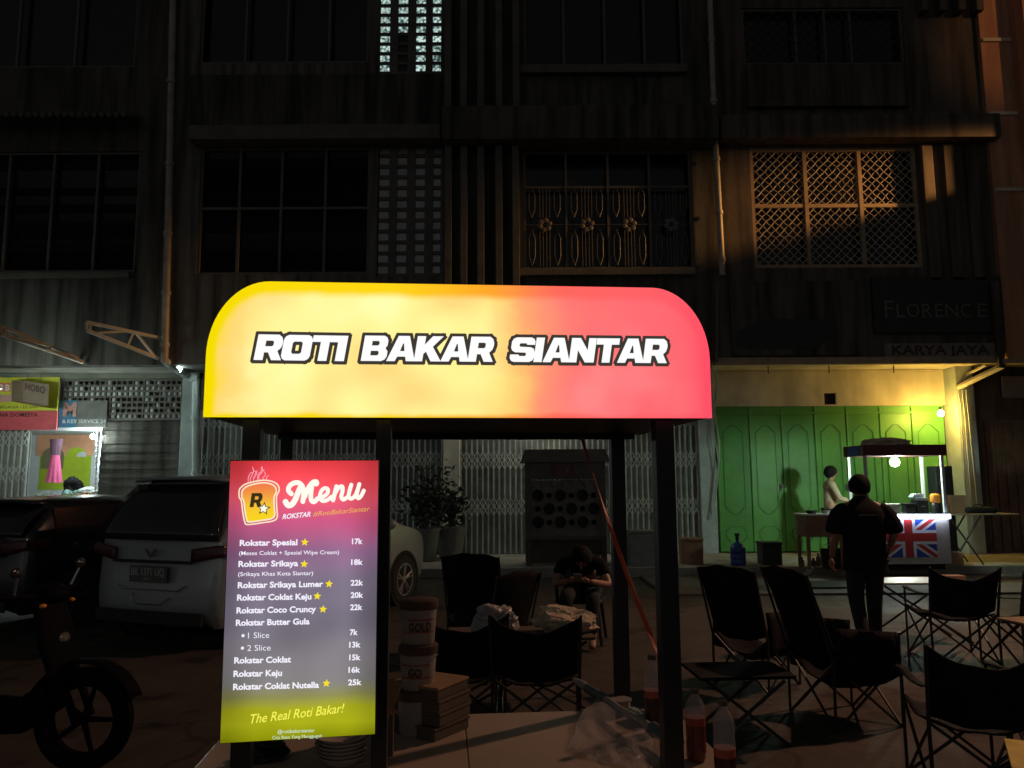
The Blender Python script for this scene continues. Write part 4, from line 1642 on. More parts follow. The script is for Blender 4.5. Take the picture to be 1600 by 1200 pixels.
p = P(1122, 900, 2.50)
bottle('drink_bottle', 'nearest bottle of red drink, right of the thick booth post', (p.x, 2.50, TZ), .245, .0325, 'liquid_dark', .44)
p = P(1079, 900, 2.72)
bottle('drink_bottle', 'bottle of red drink half hidden behind the thick booth post', (p.x, 2.72, TZ), .225, .0325, 'liquid', .60)
p = P(1015, 900, 3.00)
bottle('drink_bottle', 'bottle of red drink between the two right-hand booth posts', (p.x, 3.00, TZ), .275, .033, 'liquid_dark', .55)
o = MB().lathe([(.016, 0), (.017, .014), (.014, .016)], (0, 0, 0), 16).build('bottle_cap', 'cap_red', smooth=50)
o.location = on_counter(1024, 1146)
tag(o, 'loose red bottle cap lying on the counter between the posts', 'bottle cap')

# paper food boxes
p = on_counter(672, 1158)
ang = R(-32)
for k in range(4):
    t = thing('takeaway_box', ['lowest brown takeaway box of the stack left of the counter', 'second takeaway box from the bottom of the counter stack', 'third takeaway box from the bottom of the counter stack', 'topmost brown takeaway box with its lid lit orange'][k], 'box', (p.x + random.uniform(-.008, .008) - .01, p.y + .13 + random.uniform(-.006, .006), TZ + .0005 + k * .0455), ang + random.uniform(-.06, .06), 'stacked takeaway boxes')
    MB().box(-.105, .105, -.10, .10, 0, .034).build('tray', 'cardboard_dark', t, bevel=.003)
    MB().box(-.109, .109, -.104, .104, .0342, .045).build('lid', 'cardboard' if k == 3 else 'cardboard_dark', t, bevel=.003)  # topmost lid paler than the others, its lit look put into the colour
t = thing('cardboard_flap', 'upright folded cardboard piece behind the menu board edge', 'cardboard', P(596, 1120, 2.75))
mb = MB()
pa = [P(608, 1062, 2.75), P(628, 1070, 2.75), P(606, 1124, 2.75), P(588, 1114, 2.75)]
mb.add(pa + [q + Vector((.002, .006, 0)) for q in pa], [(0, 1, 2, 3), (4, 7, 6, 5), (0, 4, 5, 1), (1, 5, 6, 2), (2, 6, 7, 3), (3, 7, 4, 0)])
pa = [P(622, 1092, 2.752), P(616, 1106, 2.752), P(628, 1116, 2.80), P(608, 1114, 2.76)]
mb.add(pa, [(0, 1, 2, 3)])
mb.build('sheet', 'cardboard', t, world=True)
mb = MB()
q = P(600, 1117, 2.77)
mb.box(q.x - .03, q.x + .03, 2.77, 2.80, TZ, q.z)
mb.build('base_flap', 'cardboard_dark', t, world=True)

# stack of shallow bowls
p = G(532, 1196, TZ)
for k in range(6):
    t = MB().lathe([(.045, 0), (.05, .003), (.082, .030), (.086, .034), (.080, .033), (.048, .008), (.0, .006)], (0, 0, 0), 28).build('bowl', 'plate', smooth=40)
    t.location = (p.x + random.uniform(-.004, .004), p.y + .02, TZ + .001 + k * .0115)
    tag(t, ['lowest bowl of the stack under the menu board', 'second bowl from the bottom under the menu board', 'third bowl from the bottom under the menu board', 'third bowl from the top under the menu board', 'second bowl from the top under the menu board', 'topmost pale bowl of the stack under the menu board'][k], 'bowl', 'stacked pale bowls')
# crumpled bag left of the bowls
def crumple(name, label, cat, loc, r, m_, seed, flat=.6, sub=4, amp=.28):
    "a creased heap of film or cloth with a flattened foot"
    from mathutils import noise as N_
    off = Vector((seed * 3.7, seed * 1.3, seed * 7.1))
    bm = bmesh.new()
    bmesh.ops.create_icosphere(bm, subdivisions=5, radius=1.0)
    for v in bm.verts:
        d = v.co.normalized()
        warp = Vector((N_.noise(d * 1.1 + off), N_.noise(d * 1.1 + off * 2), N_.noise(d * 1.1 - off))) * .6
        k = 1 + .38 * N_.noise(d * 1.3 + off) - .30 * abs(N_.noise((d + warp) * 2.1 + off)) - .13 * abs(N_.noise((d + warp) * 4.6 - off)) - .05 * abs(N_.noise((d + warp) * 10 + off))
        z = d.z * k * r[2]
        foot = 1 + .25 * max(0, -d.z)
        v.co = Vector((d.x * k * r[0] * foot, d.y * k * r[1] * foot, max(z, -r[2] * .55)))
    zmin = min(v.co.z for v in bm.verts)
    for v in bm.verts:
        v.co.z -= zmin
    me = bpy.data.meshes.new(name)
    bm.to_mesh(me)
    bm.free()
    me.materials.append(M[m_])
    for p_ in me.polygons:
        p_.use_smooth = True
    me.set_sharp_from_angle(angle=R(35))
    o_ = bpy.data.objects.new(name, me)
    COL.objects.link(o_)
    o_.location = loc
    tag(o_, label, cat)
    return o_


p = G(408, 1195, TZ)
crumple('plastic_bag', 'dark crumpled plastic bag beneath the left corner of the menu board', 'bag', (p.x, p.y + .06, TZ + .001), (.075, .06, .045), 'black_plastic', 3)
# clear plastic sheet with taped roll, front right of the counter
t = thing('plastic_wrap', 'clear crumpled plastic sheet with a taped roll edge, front right of the counter', 'plastic sheet', on_counter(960, 1150))
A_, B_ = on_counter(898, 1082) + Vector((0, 0, .05)), on_counter(1062, 1190) + Vector((0, 0, .055))
mb = MB()
pts = [A_.lerp(B_, k / 10) + Vector((0, 0, .004 * math.sin(k * 2.1))) for k in range(11)]
mb.tube(pts, [.012, .018, .016, .014, .012, .012, .012, .013, .016, .02, .02], 10)
roll = mb.build('roll', 'plastic_clear', t, smooth=60, world=True)
mb = MB()
mb.tube([A_.lerp(B_, .16), A_.lerp(B_, .36)], .0195, 10)
mb.tube([A_.lerp(B_, .80), A_.lerp(B_, .97)], .0235, 10)
mb.build('tape', 'tape_blue', roll, smooth=60, world=True)
rnd = random.Random(5)
D_, C_ = on_counter(1010, 1215), on_counter(890, 1170)


def sheet(u, v):
    e0, e1 = A_.lerp(B_, .28 + .66 * u), (C_ + Vector((-.02, 0, 0))).lerp(D_, u)
    p_ = e0.lerp(e1, v)
    z = max(TZ + .004, e0.z * (1 - v) ** 1.3 + (TZ + .006) * (1 - (1 - v) ** 1.3) + .020 * math.sin(u * 9 + v * 4) * v * (1 - v) * 4 + .012 * math.sin(v * 17 - u * 13) * v + .008 * math.sin(u * 31 + v * 23) * v)
    return Vector((p_.x + .012 * math.sin(v * 9 + u * 5) * v, p_.y + .012 * math.sin(u * 14) * v, z))


mb = MB().grid(sheet, 22, 16)
mb.build('film', 'clear_film', t, smooth=80, world=True)
# clear tub and printed carton between the rear posts
p = on_counter(975, 1118)
t = thing('plastic_tub', 'small clear plastic tub beside the rear booth post', 'tub', (p.x - .01, p.y + .02, TZ + .0005))
MB().lathe([(.035, 0), (.042, .05), (.044, .052), (.0385, .05), (.033, .004), (0, .003)], (0, 0, 0), 18).build('tub', 'plastic_clear', t, smooth=40)
MB().lathe([(.045, .053), (.045, .058), (0, .059)], (0, 0, 0), 18).build('lid', 'plastic_clear', t, smooth=40)
p = on_counter(1000, 1132)
t = thing('napkin_pack', 'pale green speckled napkin pack between the right booth posts', 'napkin pack', (p.x - .005, p.y + .03, TZ + .0005), R(25))
mnp = mat('speckled', (.26, .40, .36), .6, vary=.9, scale=70)
MB().box(-.018, .018, -.05, .05, 0, .045).build('pack', mnp, t, bevel=.005)
p = on_counter(1036, 1130)
t = thing('open_carton', 'open pale carton standing behind the thick booth post', 'carton', (p.x - .002, p.y + .05, TZ + .0005), R(8))
MB().box(-.035, -.032, -.07, .07, 0, .085).box(.032, .035, -.07, .07, 0, .085).box(-.0318, .0318, .067, .07, 0, .085).box(-.0318, .0318, -.07, .0668, 0, .003).build('carton', 'cardboard', t)

# two stacked tubs of spread
p = P(652, 1000, 3.02)
for k, (wd_, lab) in enumerate(((None, 'lowest white bucket of the stack, hidden behind the takeaway boxes'), ('GO', 'middle white bucket of the stack, lettered GO'), ('GOLD', 'topmost white bucket of the stack, lettered GOLD'))):
    t = thing('food_bucket', lab, 'bucket', (p.x + (.004 if k else -.002), 3.02, TZ + .0005 + k * .160), R((0, -4, 12)[k]), 'stacked food buckets')
    body = MB().lathe([(.056, 0), (.060, .006), (.067, .118), (.068, .124)], (0, 0, 0), 28).build('body', 'bucket', t, smooth=50)
    MB().lathe([(.071, .1245), (.073, .128), (.073, .154), (.066, .159), (0, .1595)], (0, 0, 0), 28).build('lid', 'bucket_lid', t, smooth=50)
    if wd_ is None:
        continue
    l = MB()
    vs, fs = text_geo(wd_, .03)
    wmax = max(v.x for v in vs)
    for v in vs:
        pass
    ww = .085 if k == 2 else .05
    l.add([Vector((.0672 * math.sin((v.x / wmax - .5) * ww / .064), -.0672 * math.cos((v.x / wmax - .5) * ww / .064), .050 + v.y * .042)) for v in vs], fs)
    l.build('lettering', 'print_dark', body)
    l = MB()
    for j in range(8):
        a0, a1 = -.9 + j * .225, -.9 + (j + 1) * .225
        for (z0, z1) in ((.044, .048), (.088, .092)):
            l.add([(.0668 * math.sin(a0), -.0668 * math.cos(a0), z0), (.0668 * math.sin(a1), -.0668 * math.cos(a1), z0), (.0675 * math.sin(a1), -.0675 * math.cos(a1), z1), (.0675 * math.sin(a0), -.0675 * math.cos(a0), z1)], [(0, 1, 2, 3)])
    l.build('print_band', 'print_red', body)
    l = MB()
    l.tube([(-.074, -.0, .125), (-.07, -.045, .10), (-.03, -.074, .085)] if k == 2 else [(.074, 0, .12), (.05, -.06, .10)], .002, 5)
    l.build('handle', 'steel', t)

# red strap hanging from the roof to the front post
s0, s1 = P(908, 682, 3.22), P(1040, 1052, 2.62)
mb = MB()
vs, fs = [], []
for k in range(25):
    u = k / 24
    c = s0.lerp(s1, u) + Vector((0, 0, -.035 * math.sin(PI * u)))
    a = 1.1 * math.sin(u * 7.5) + .4
    d = Vector((math.cos(a), math.sin(a), .25)).normalized() * .008
    vs += [c - d, c + d]
for k in range(24):
    fs.append((2 * k, 2 * k + 1, 2 * k + 3, 2 * k + 2))
mb.add(vs, fs)
o = mb.build('strap', 'strap_red', solid=.0015)
tag(o, 'twisted red strap hanging slantwise from the booth roof to the front post', 'strap')

# ================================================================== FOLDING CHAIRS AND LOW TABLES


def chair_proto(label, zt, lean, wd=.27, sag=.10, seat_z=.40, deep=0.0):
    root = thing('camp_chair', label, 'chair', (0, 0, 0))
    w2 = wd
    MB().grid(lambda u, v: Vector(((2 * u - 1) * w2, -.22 + .47 * v, seat_z + .02 - (.06 + deep) * (1 - (2 * u - 1) ** 2) - (.03 + deep * .5) * math.sin(PI * v) + .006 * math.sin(u * 17 + v * 9))), 12, 8).build('seat', 'black_cloth', root, smooth=60, solid=.01)

    def bk(u, v):
        s = 2 * u - 1
        return Vector((s * w2 * (1.0 + .06 * v), -.22 - lean * v - .06 * (1 - s * s) * (1 - .3 * v), seat_z + .03 + (zt - seat_z - .03) * v - sag * (1 - s * s) * v * v - .04 * (1 - s * s) * (1 - v) + .006 * math.sin(u * 15 + v * 21)))
    MB().grid(bk, 14, 10).build('backrest', 'black_cloth', root, smooth=60, solid=.012)
    r = .0095
    fy, by = .25, -.25
    A = [((-w2, fy, 0), (w2, fy - .01, seat_z + .02)), ((w2, fy, 0), (-w2, fy - .01, seat_z + .02)), ((-w2, by, 0), (w2, by + .01, seat_z)), ((w2, by, 0), (-w2, by + .01, seat_z)),
         ((-w2, by, 0), (-w2, fy, seat_z)), ((-w2, fy, 0), (-w2, by, seat_z)), ((w2, by, 0), (w2, fy, seat_z)), ((w2, fy, 0), (w2, by, seat_z))]
    for a, b in A:
        MB().tube([a, b], r, 6).build('leg', 'black_metal', root, smooth=40)
    for s in (-1, 1):
        MB().tube([(s * w2 * 1.02, by - .005, .0), (s * w2 * 1.03, by + .0, seat_z), (s * w2 * 1.07, -.23 - lean, zt + .01)], r * 1.1, 6).build('back_post', 'black_metal', root, smooth=40)
        if deep:                                     # cloth sides under the arms, front posts to the arms
            MB().grid(lambda u, v: Vector((s * (w2 * 1.0 + .012 * math.sin(PI * v) + .01 * math.sin(u * 11)), -.24 + .50 * u, (seat_z + .24 - .05 * u) * (1 - v) + (seat_z - .10 - .05 * math.sin(PI * u)) * v)), 8, 5).build('side_panel', 'black_cloth', root, smooth=60, solid=.008)
            MB().tube([(s * w2 * 1.03, fy, 0.0), (s * w2 * 1.03, fy + .01, seat_z + .19)], r, 6).build('front_post', 'black_metal', root, smooth=40)
            continue
        MB().tube([(s * w2 * 1.02, fy, 0.0), (s * w2 * 1.02, fy, seat_z + .18)], r, 6).build('front_post', 'black_metal', root, smooth=40)
        MB().grid(lambda u, v: Vector((s * w2 * 1.03 + (v - .5) * .05, -.245 + .50 * u, seat_z + .185 - .02 * math.sin(PI * u))), 8, 2).build('armrest', 'black_cloth', root, smooth=60, solid=.006)
    return root


GCH = 'black folding camp chairs'
lo = chair_proto('black camp chair seen from behind at the low white table, right of the walking man', .80, .10)
hi = chair_proto('tall-backed black camp chair facing right, in front of the green doors', 1.0, .20, .26, -.04, .42, .10)


def put(px, Y, face, label, proto, first=False, sc=1.0):
    "face: compass degrees looked at, 0 = away from the camera, 90 = right"
    x = P(px, 760, Y).x
    rz = -R(face)
    if first:
        proto.location, proto.rotation_euler = (x, Y, 0), (0, 0, rz)
        proto['label'], proto['group'] = label, GCH
        proto.scale = (sc,) * 3
        return proto
    return dup(proto, (x, Y, 0), rz, label, GCH, (sc,) * 3)


put(1470, 7.5, 4, 'black camp chair seen from behind, just right of the walking man', lo, True, 1.05)
put(1590, 7.2, -8, 'black camp chair cut by the right edge, behind the wooden slat table', lo, sc=1.05)
put(1490, 4.35, 12, 'nearest black camp chair, large in the lower right corner', lo, sc=.98)
put(1625, 4.6, -35, 'black camp chair at the right edge beyond the yellow slat table', lo)
put(836, 5.35, 3, 'black camp chair seen from behind, its back under the orange-lit wrapping', lo, sc=.98)
put(722, 5.45, -6, 'black camp chair behind the stacked buckets, its back edge near the pale bag', lo, sc=.97)
put(1300, 5.65, 77, 'tall-backed black camp chair facing right, in front of the walking man', hi, True, .99)
put(1170, 6.6, 48, 'tall-backed black camp chair facing right, beside the thick booth post', hi, sc=.92)
put(768, 6.9, -40, 'tall-backed black camp chair in the dark, left of the seated person', hi, sc=.86)
put(752, 7.6, 12, 'farthest dark tall-backed chair, in front of the gates beside the white wheel', hi, sc=.95)


def low_table(label, loc, rz, wd, dp, h, top_m, slats):
    t_ = thing('low_table', label, 'table', loc, rz, 'low folding tables')
    if slats:
        for k in range(slats):
            x0 = -wd / 2 + k * wd / slats
            MB().box(x0 + .002, x0 + wd / slats - .004, -dp / 2, dp / 2, h - .015, h).build('slat', top_m, t_, bevel=.002)
        MB().box(-wd / 2, wd / 2, -dp / 2 + .04, -dp / 2 + .06, h - .036, h - .016).box(-wd / 2, wd / 2, dp / 2 - .06, dp / 2 - .04, h - .036, h - .016).build('rail', 'black_metal', t_)
    else:
        MB().box(-wd / 2, wd / 2, -dp / 2, dp / 2, h - .02, h).build('table_top', top_m, t_, bevel=.004)
    for sy in (-1, 1):
        y = sy * (dp / 2 - .05)
        for s in (-1, 1):
            MB().tube([(s * (wd / 2 - .03), y + s * .012, 0), (-s * (wd / 2 - .06), y + s * .012, h - .037)], .011, 6).build('leg', 'black_metal', t_, smooth=40)
    return t_


p = P(1440, 760, 8.2)
low_table('low white-topped folding table beside the walking man', (p.x - .05, 8.35, 0), 0, .95, .5, .60, 'white_top', 0)
p = P(1590, 760, 6.3)
low_table('wooden slat folding table cut by the right edge, middle of the seating', (p.x + .12, 6.15, 0), R(10), .62, .5, .55, 'wood_slat', 7)
p = P(1600, 760, 3.55)
low_table('yellow-lit slat folding table in the lower right corner', (p.x + .10, 3.42, 0), R(-28), .60, .42, .45, 'yellow_slat', 6)  # wooden slats like the other table, the yellow light put into their colour
p = P(800, 760, 6.05)
low_table('low table under the pale bag and the wrapping, among the dark chairs', (p.x + .05, 6.0, 0), R(4), 1.05, .5, .52, 'cardboard_dark', 0)
p = P(1143, 760, 5.15)
low_table('low dark table between the two tall-backed chairs and the thick booth post', (p.x, 5.2, 0), R(4), .60, .42, .43, 'black_cloth', 0)
q = P(772, 950, 5.95)
crumple('plastic_bag', 'pale translucent plastic bag on the low table, left of the wrapping', 'bag', (q.x, 5.95, .521), (.17, .13, .15), 'plastic_clear', 11)
q = P(882, 950, 6.0)
crumple('wrapping_paper', 'crumpled wrapping lit orange on the low table behind a chair back', 'wrapping', (q.x, 6.0, .521), (.25, .15, .115), 'paper', 23)
o = MB().box(-.10, .10, -.07, .07, 0, .05).build('small_box', 'cardboard', bevel=.004)
q = P(1512, 760, 7.9)
o.location = (q.x + .0, 8.3, .6005)
tag(o, 'small brown box on the low white table behind a chair back', 'box')

# ================================================================== PEOPLE


def skin_mesh(name, islands, m_, parent, sub=2, extra=None):
    """islands: list of (points [(x,y,z,r)], edges, root index); one joined surface"""
    vs, es, rs, roots = [], [], [], []
    for pts, edges, rt in islands:
        o_ = len(vs)
        vs += [p_[:3] for p_ in pts]
        rs += [p_[3] if isinstance(p_[3], (tuple, list)) else (p_[3], p_[3]) for p_ in pts]
        es += [(a + o_, b + o_) for a, b in edges]
        roots.append(o_ + rt)
    me = bpy.data.meshes.new(name)
    me.from_pydata(vs, es, [])
    o_ = bpy.data.objects.new(name, me)
    COL.objects.link(o_)
    o_.modifiers.new('skin', 'SKIN')
    if not me.skin_vertices:
        bm = bmesh.new()
        bm.from_mesh(me)
        bm.verts.layers.skin.verify()
        bm.to_mesh(me)
        bm.free()
    for i, d in enumerate(me.skin_vertices[0].data):
        d.radius = rs[i]
        d.use_root = i in roots
    s_ = o_.modifiers.new('sub', 'SUBSURF')
    s_.levels = s_.render_levels = sub
    new = bpy.data.meshes.new_from_object(o_.evaluated_get(_dg()))
    o_.modifiers.clear()
    o_.data = new
    new.name = name
    new.materials.clear()
    new.materials.append(M[m_])
    if extra:
        bm = bmesh.new()
        bm.from_mesh(new)
        for mb_, idx in extra:
            bv = [bm.verts.new(q_) for q_ in mb_.v]
            for f_ in mb_.f:
                try:
                    bm.faces.new([bv[i] for i in f_]).material_index = idx
                except ValueError:
                    pass
        bm.to_mesh(new)
        bm.free()
        new.materials.append(M['hair'])
    for p_ in new.polygons:
        p_.use_smooth = True
    o_.parent = parent
    return o_


def chain(pts):
    return (pts, [(i, i + 1) for i in range(len(pts) - 1)], 0)


def hand(wrist, fwd, palm_n, curl=.5, s=1.0, side=1):
    "palm and five bent fingers; fwd along the hand, palm_n out of the palm"
    wrist, fwd, palm_n = Vector(wrist), Vector(fwd).normalized(), Vector(palm_n).normalized()
    palm_n = (palm_n - fwd * palm_n.dot(fwd)).normalized()
    lat = fwd.cross(palm_n) * side
    out = []
    pc_ = wrist + fwd * .05 * s
    out.append(chain([(*(wrist), .024), (*pc_, .030), (*(wrist + fwd * .085 * s), .026)]))
    for k, (off, ln) in enumerate(((-.030, .068), (-.010, .078), (.010, .072), (.029, .056))):
        b = wrist + fwd * .075 * s + lat * off * s
        pts = [(*b, .0095)]
        d = fwd
        for j in range(3):
            d = (d + palm_n * curl * (.5 + .4 * j)).normalized()
            b = b + d * ln * s * (.42, .32, .26)[j]
            pts.append((*b, (.009, .0082, .007)[j]))
        out.append(chain(pts))
    b = wrist + fwd * .025 * s - lat * .024 * s
    pts = [(*b, .012)]
    for j, d in enumerate((fwd * .6 - lat * .8 + palm_n * .2, fwd * .8 - lat * .35 + palm_n * .35, fwd + palm_n * .4)):
        b = b + d.normalized() * .030 * s
        pts.append((*b, (.0105, .0095, .008)[j]))
    out.append(chain(pts))
    return out


def head_extra(c, f, up, rt, s=1.0, face=True):
    "nose, ears, eyes and mouth on a head centred at c looking along f"
    c, f, up, rt = Vector(c), Vector(f).normalized(), Vector(up).normalized(), Vector(rt).normalized()
    sk, dk = MB(), MB()
    for sd in (-1, 1):
        sk.ball(c + rt * sd * .074 * s - f * .005 - up * .01, (.014, .022, .032), 8, 6)
        if face:
            dk.ball(c + rt * sd * .031 * s + f * .083 * s + up * .012, (.011, .009, .007), 8, 6)
    if face:
        sk.ball(c + f * .104 * s - up * .022, (.013, .018, .024), 8, 6)
        dk.tube([c + f * .088 * s - up * .062 - rt * .022, c + f * .095 * s - up * .06, c + f * .088 * s - up * .062 + rt * .022], .005, 6)
    return [(sk, 0), (dk, 1)]


def head_pts(c, f, up, neck, r=1.0):
    c, f, up = Vector(c), Vector(f).normalized(), Vector(up).normalized()
    return [(*Vector(neck), .052 * r), (*(c - up * .075 * r + f * .022), .056 * r), (*(c - up * .02 + f * .012), .078 * r), (*(c + up * .045 * r), .080 * r), (*(c + up * .085 * r - f * .01), .060 * r)]


def hair_cap(name, c, f, up, parent, r=(.088, .102, .105), low=-.35, back_len=0.0, m_='hair', front=.55):
    c, f, up = Vector(c), Vector(f).normalized(), Vector(up).normalized()
    rt = f.cross(up).normalized()
    mb_ = MB()
    rnd_ = random.Random(3)

    def fn(u, v):
        a = 2 * PI * u
        cf = math.cos(a)
        lo_ = low + (front - low) * max(0, cf) ** 1.5 - back_len * max(0, -cf)
        t_ = PI / 2 - (PI / 2 - math.asin(max(-.95, min(.95, lo_)))) * v
        k = 1 + .02 * math.sin(a * 9) * v
        return c + f * (r[1] * math.cos(t_) * cf * k) + rt * (r[0] * math.cos(t_) * math.sin(a) * k) + up * (r[2] * math.sin(t_))
    mb_.grid(fn, 28, 10)
    return mb_.build(name, m_, parent, smooth=80, solid=-.012)


# ---- the walking man
Ym = 7.8
mp_ = P(1353, 900, Ym)
man = thing('person', 'person in a black T-shirt and dark trousers seen from behind, walking towards the green doors', 'person', (mp_.x, Ym, 0), R(-6))
hd = (.0, .03, 1.565)
body = [(0, .0, .93, .10), (0, .0, 1.08, .095), (0, .0, 1.25, .10), (0, .005, 1.36, .075), (0, .01, 1.43, .054)]
hp = head_pts(hd, (0.15, 1, -.05), (0, 0, 1), (0, .012, 1.455))
pts = body + hp[1:]
ed = [(i, i + 1) for i in range(len(pts) - 1)]


def limb(pts, ed, root_i, chain_):
    prev = root_i
    for q_ in chain_:
        pts.append(q_)
        ed.append((prev, len(pts) - 1))
        prev = len(pts) - 1


lw, rw = (-.285, .10, .86), (.265, .16, .90)
limb(pts, ed, 3, [(-.19, 0, 1.36, .052), (-.265, -.03, 1.10, .042), (*lw, .028)])
limb(pts, ed, 3, [(.19, 0, 1.36, .052), (.275, -.05, 1.11, .042), (*rw, .028)])
limb(pts, ed, 0, [(-.085, .0, .86, .088), (-.085, .06, .48, .056), (-.07, -.10, .10, .038), (-.075, .03, .035, .034)])
limb(pts, ed, 0, [(.085, .0, .86, .088), (.09, .10, .48, .056), (.10, .14, .09, .038), (.13, .27, .032, .034)])
isl = [(pts, ed, 0)] + hand(lw, (.05, .3, -1), (1, .2, 0), .5, 1, 1) + hand(rw, (.0, .55, -.7), (-1, .2, .1), .6, 1, -1)
mb_body = skin_mesh('body', isl, 'skin', man, 2, head_extra(hd, (0.15, 1, -.05), (0, 0, 1), (1, -.15, 0), 1.0))
def garment(name, rings, sleeves, m__, parent):
    "a shirt: stacked oval rings (z, half width, half depth, y shift) and tapering sleeves"
    g = MB()
    n = 28
    vs = []
    for z, rx_, ry_, cy in rings:
        for k in range(n):
            a_ = 2 * PI * k / n
            fold = 1 + .022 * math.sin(5 * a_ + z * 14) + .014 * math.sin(9 * a_ - z * 23)
            ca_, sa_ = math.cos(a_), math.sin(a_)
            vs.append((rx_ * fold * math.copysign(abs(ca_) ** .8, ca_), cy + ry_ * fold * math.copysign(abs(sa_) ** .8, sa_), z))
    fs = [(i * n + k, i * n + (k + 1) % n, (i + 1) * n + (k + 1) % n, (i + 1) * n + k) for i in range(len(rings) - 1) for k in range(n)]
    g.add(vs, fs)
    for pts_, rr_ in sleeves:
        g.tube(pts_, rr_, 14)
    o_ = g.build(name, m__, parent, smooth=70)
    q_ = o_.modifiers.new('sub', 'SUBSURF')
    q_.levels = q_.render_levels = 1
    return o_


RG = [(.76, .205, .150, 0), (.85, .200, .146, 0), (.98, .190, .138, -.005), (1.12, .198, .136, -.008), (1.25, .212, .138, -.01), (1.33, .205, .125, -.008), (1.385, .165, .100, 0), (1.425, .105, .075, .008), (1.455, .068, .064, .012), (1.47, .062, .060, .014)]
SL = [([(s_ * .13, 0, 1.355), (s_ * .195, -.005, 1.345), (s_ * .245, -.02, 1.26), (s_ * .275, -.03, 1.17), (s_ * .285, -.035, 1.10)], [.06, .078, .086, .088, .092]) for s_ in (-1, 1)]
sh = garment('t_shirt', RG, SL, 'black_cloth', man)
MB().box(-.075, .075, -.158, -.152, 1.285, 1.297).build('print', 'letter_grey', sh)
tp = [(0, .0, .93, .135), (-.09, 0, .84, .108), (-.09, .055, .50, .080), (-.074, -.09, .10, .060), (.09, 0, .84, .108), (.095, .095, .50, .080), (.102, .135, .09, .060)]
skin_mesh('trousers', [(tp, [(0, 1), (1, 2), (2, 3), (0, 4), (4, 5), (5, 6)], 0)], 'dark_denim', man, 2)
skin_mesh('sandal', [chain([(-.075, -.13, .036, .042), (-.075, .0, .036, .044), (-.076, .07, .03, .040)]), chain([(.10, .11, .036, .042), (.115, .22, .036, .044), (.132, .31, .03, .040)])], 'brown_wood', man, 2)
hair_cap('hair', hd, (.15, 1, -.05), (0, 0, 1), man, (.09, .102, .11), -.45, .2)

# ---- the woman at the cart
Yw = 15.36
wp = P(1298, 800, Yw)
wo = thing('person', 'person with black hair in a beige top, standing beside the food cart facing right', 'person', (wp.x, Yw, ZT), R(-92))
wo.scale = (1.05,) * 3
hd = (0, .05, 1.56)
ff = (0, 1, -.12)
pts = [(0, 0, .92, .11), (0, 0, 1.06, .105), (0, .01, 1.23, .12), (0, .01, 1.34, .085), (0, .02, 1.41, .048)] + head_pts(hd, ff, (0, .1, 1), (0, .025, 1.44))[1:]
ed = [(i, i + 1) for i in range(len(pts) - 1)]
lw, rw = (-.15, .40, 1.02), (.15, .42, 1.00)
limb(pts, ed, 3, [(-.165, 0, 1.33, .046), (-.22, .08, 1.08, .038), (*lw, .025)])
limb(pts, ed, 3, [(.165, 0, 1.33, .046), (.22, .09, 1.08, .038), (*rw, .025)])
limb(pts, ed, 0, [(-.08, 0, .86, .085), (-.085, .02, .48, .054), (-.085, -.02, .09, .036), (-.09, .10, .032, .032)])
limb(pts, ed, 0, [(.08, 0, .86, .085), (.085, .02, .48, .054), (.085, -.02, .09, .036), (.09, .10, .032, .032)])
skin_mesh('body', [(pts, ed, 0)] + hand(lw, (.15, 1, -.2), (0, 0, -1), .4, .95, -1) + hand(rw, (-.15, 1, -.2), (0, 0, -1), .4, .95, 1), 'skin', wo, 2, head_extra(hd, ff, (0, .1, 1), (1, 0, 0)))
sp = [(0, 0, .88, .125), (0, 0, 1.04, .122), (0, .01, 1.22, .138), (0, .01, 1.335, .10), (0, .02, 1.40, .055)]
se = [(i, i + 1) for i in range(4)]
limb(sp, se, 3, [(-.175, 0, 1.325, .064), (-.228, .08, 1.09, .054), (-.165, .33, 1.03, .044)])
limb(sp, se, 3, [(.175, 0, 1.325, .064), (.228, .09, 1.09, .054), (.165, .35, 1.01, .044)])
skin_mesh('top', [(sp, se, 1)], 'beige_cloth', wo, 2)
tp = [(0, 0, .90, .125), (-.085, 0, .82, .102), (-.086, .02, .48, .074), (-.086, -.01, .12, .058), (.085, 0, .82, .102), (.086, .02, .48, .074), (.086, -.01, .12, .058)]
skin_mesh('trousers', [(tp, [(0, 1), (1, 2), (2, 3), (0, 4), (4, 5), (5, 6)], 0)], 'dark_denim', wo, 2)
hair_cap('hair', Vector(hd) + Vector((0, -.012, .005)), ff, (0, .1, 1), wo, (.100, .112, .115), -.75, .25, front=.5)

# ---- the seated person bent over a phone
Yp = 8.3
pp_ = P(912, 900, Yp)
st = thing('plastic_chair', 'dark plastic chair carrying the bent person, in front of the patterned stall', 'chair', (pp_.x - .03, Yp + .08, 0), R(168))
mb = MB().grid(lambda u, v: Vector(((u - .5) * .46, (v - .5) * .44, .43 - .012 * math.sin(PI * u))), 6, 6)
mb.build('seat', 'black_plastic', st, smooth=60, solid=.02)
MB().grid(lambda u, v: Vector(((u - .5) * (.44 - .06 * v), -.22 - .10 * v - .03 * math.sin(PI * u), .44 + .40 * v)), 8, 6).build('backrest', 'black_plastic', st, smooth=60, solid=.015)
for sx in (-1, 1):
    for sy in (-1, 1):
        MB().tube([(sx * .19, sy * .18, .425), (sx * .235, sy * .235, 0)], [.024, .018], 6).build('leg', 'black_plastic', st, smooth=40)
    MB().tube([(sx * .235, -.24, .62), (sx * .24, .0, .645), (sx * .225, .20, .62), (sx * .21, .20, .43)], .018, 6).build('armrest', 'black_plastic', st, smooth=40)
pe = thing('person', 'seated person in dark clothes bent over a phone, in front of the patterned stall', 'person', (pp_.x, Yp, 0), R(168))
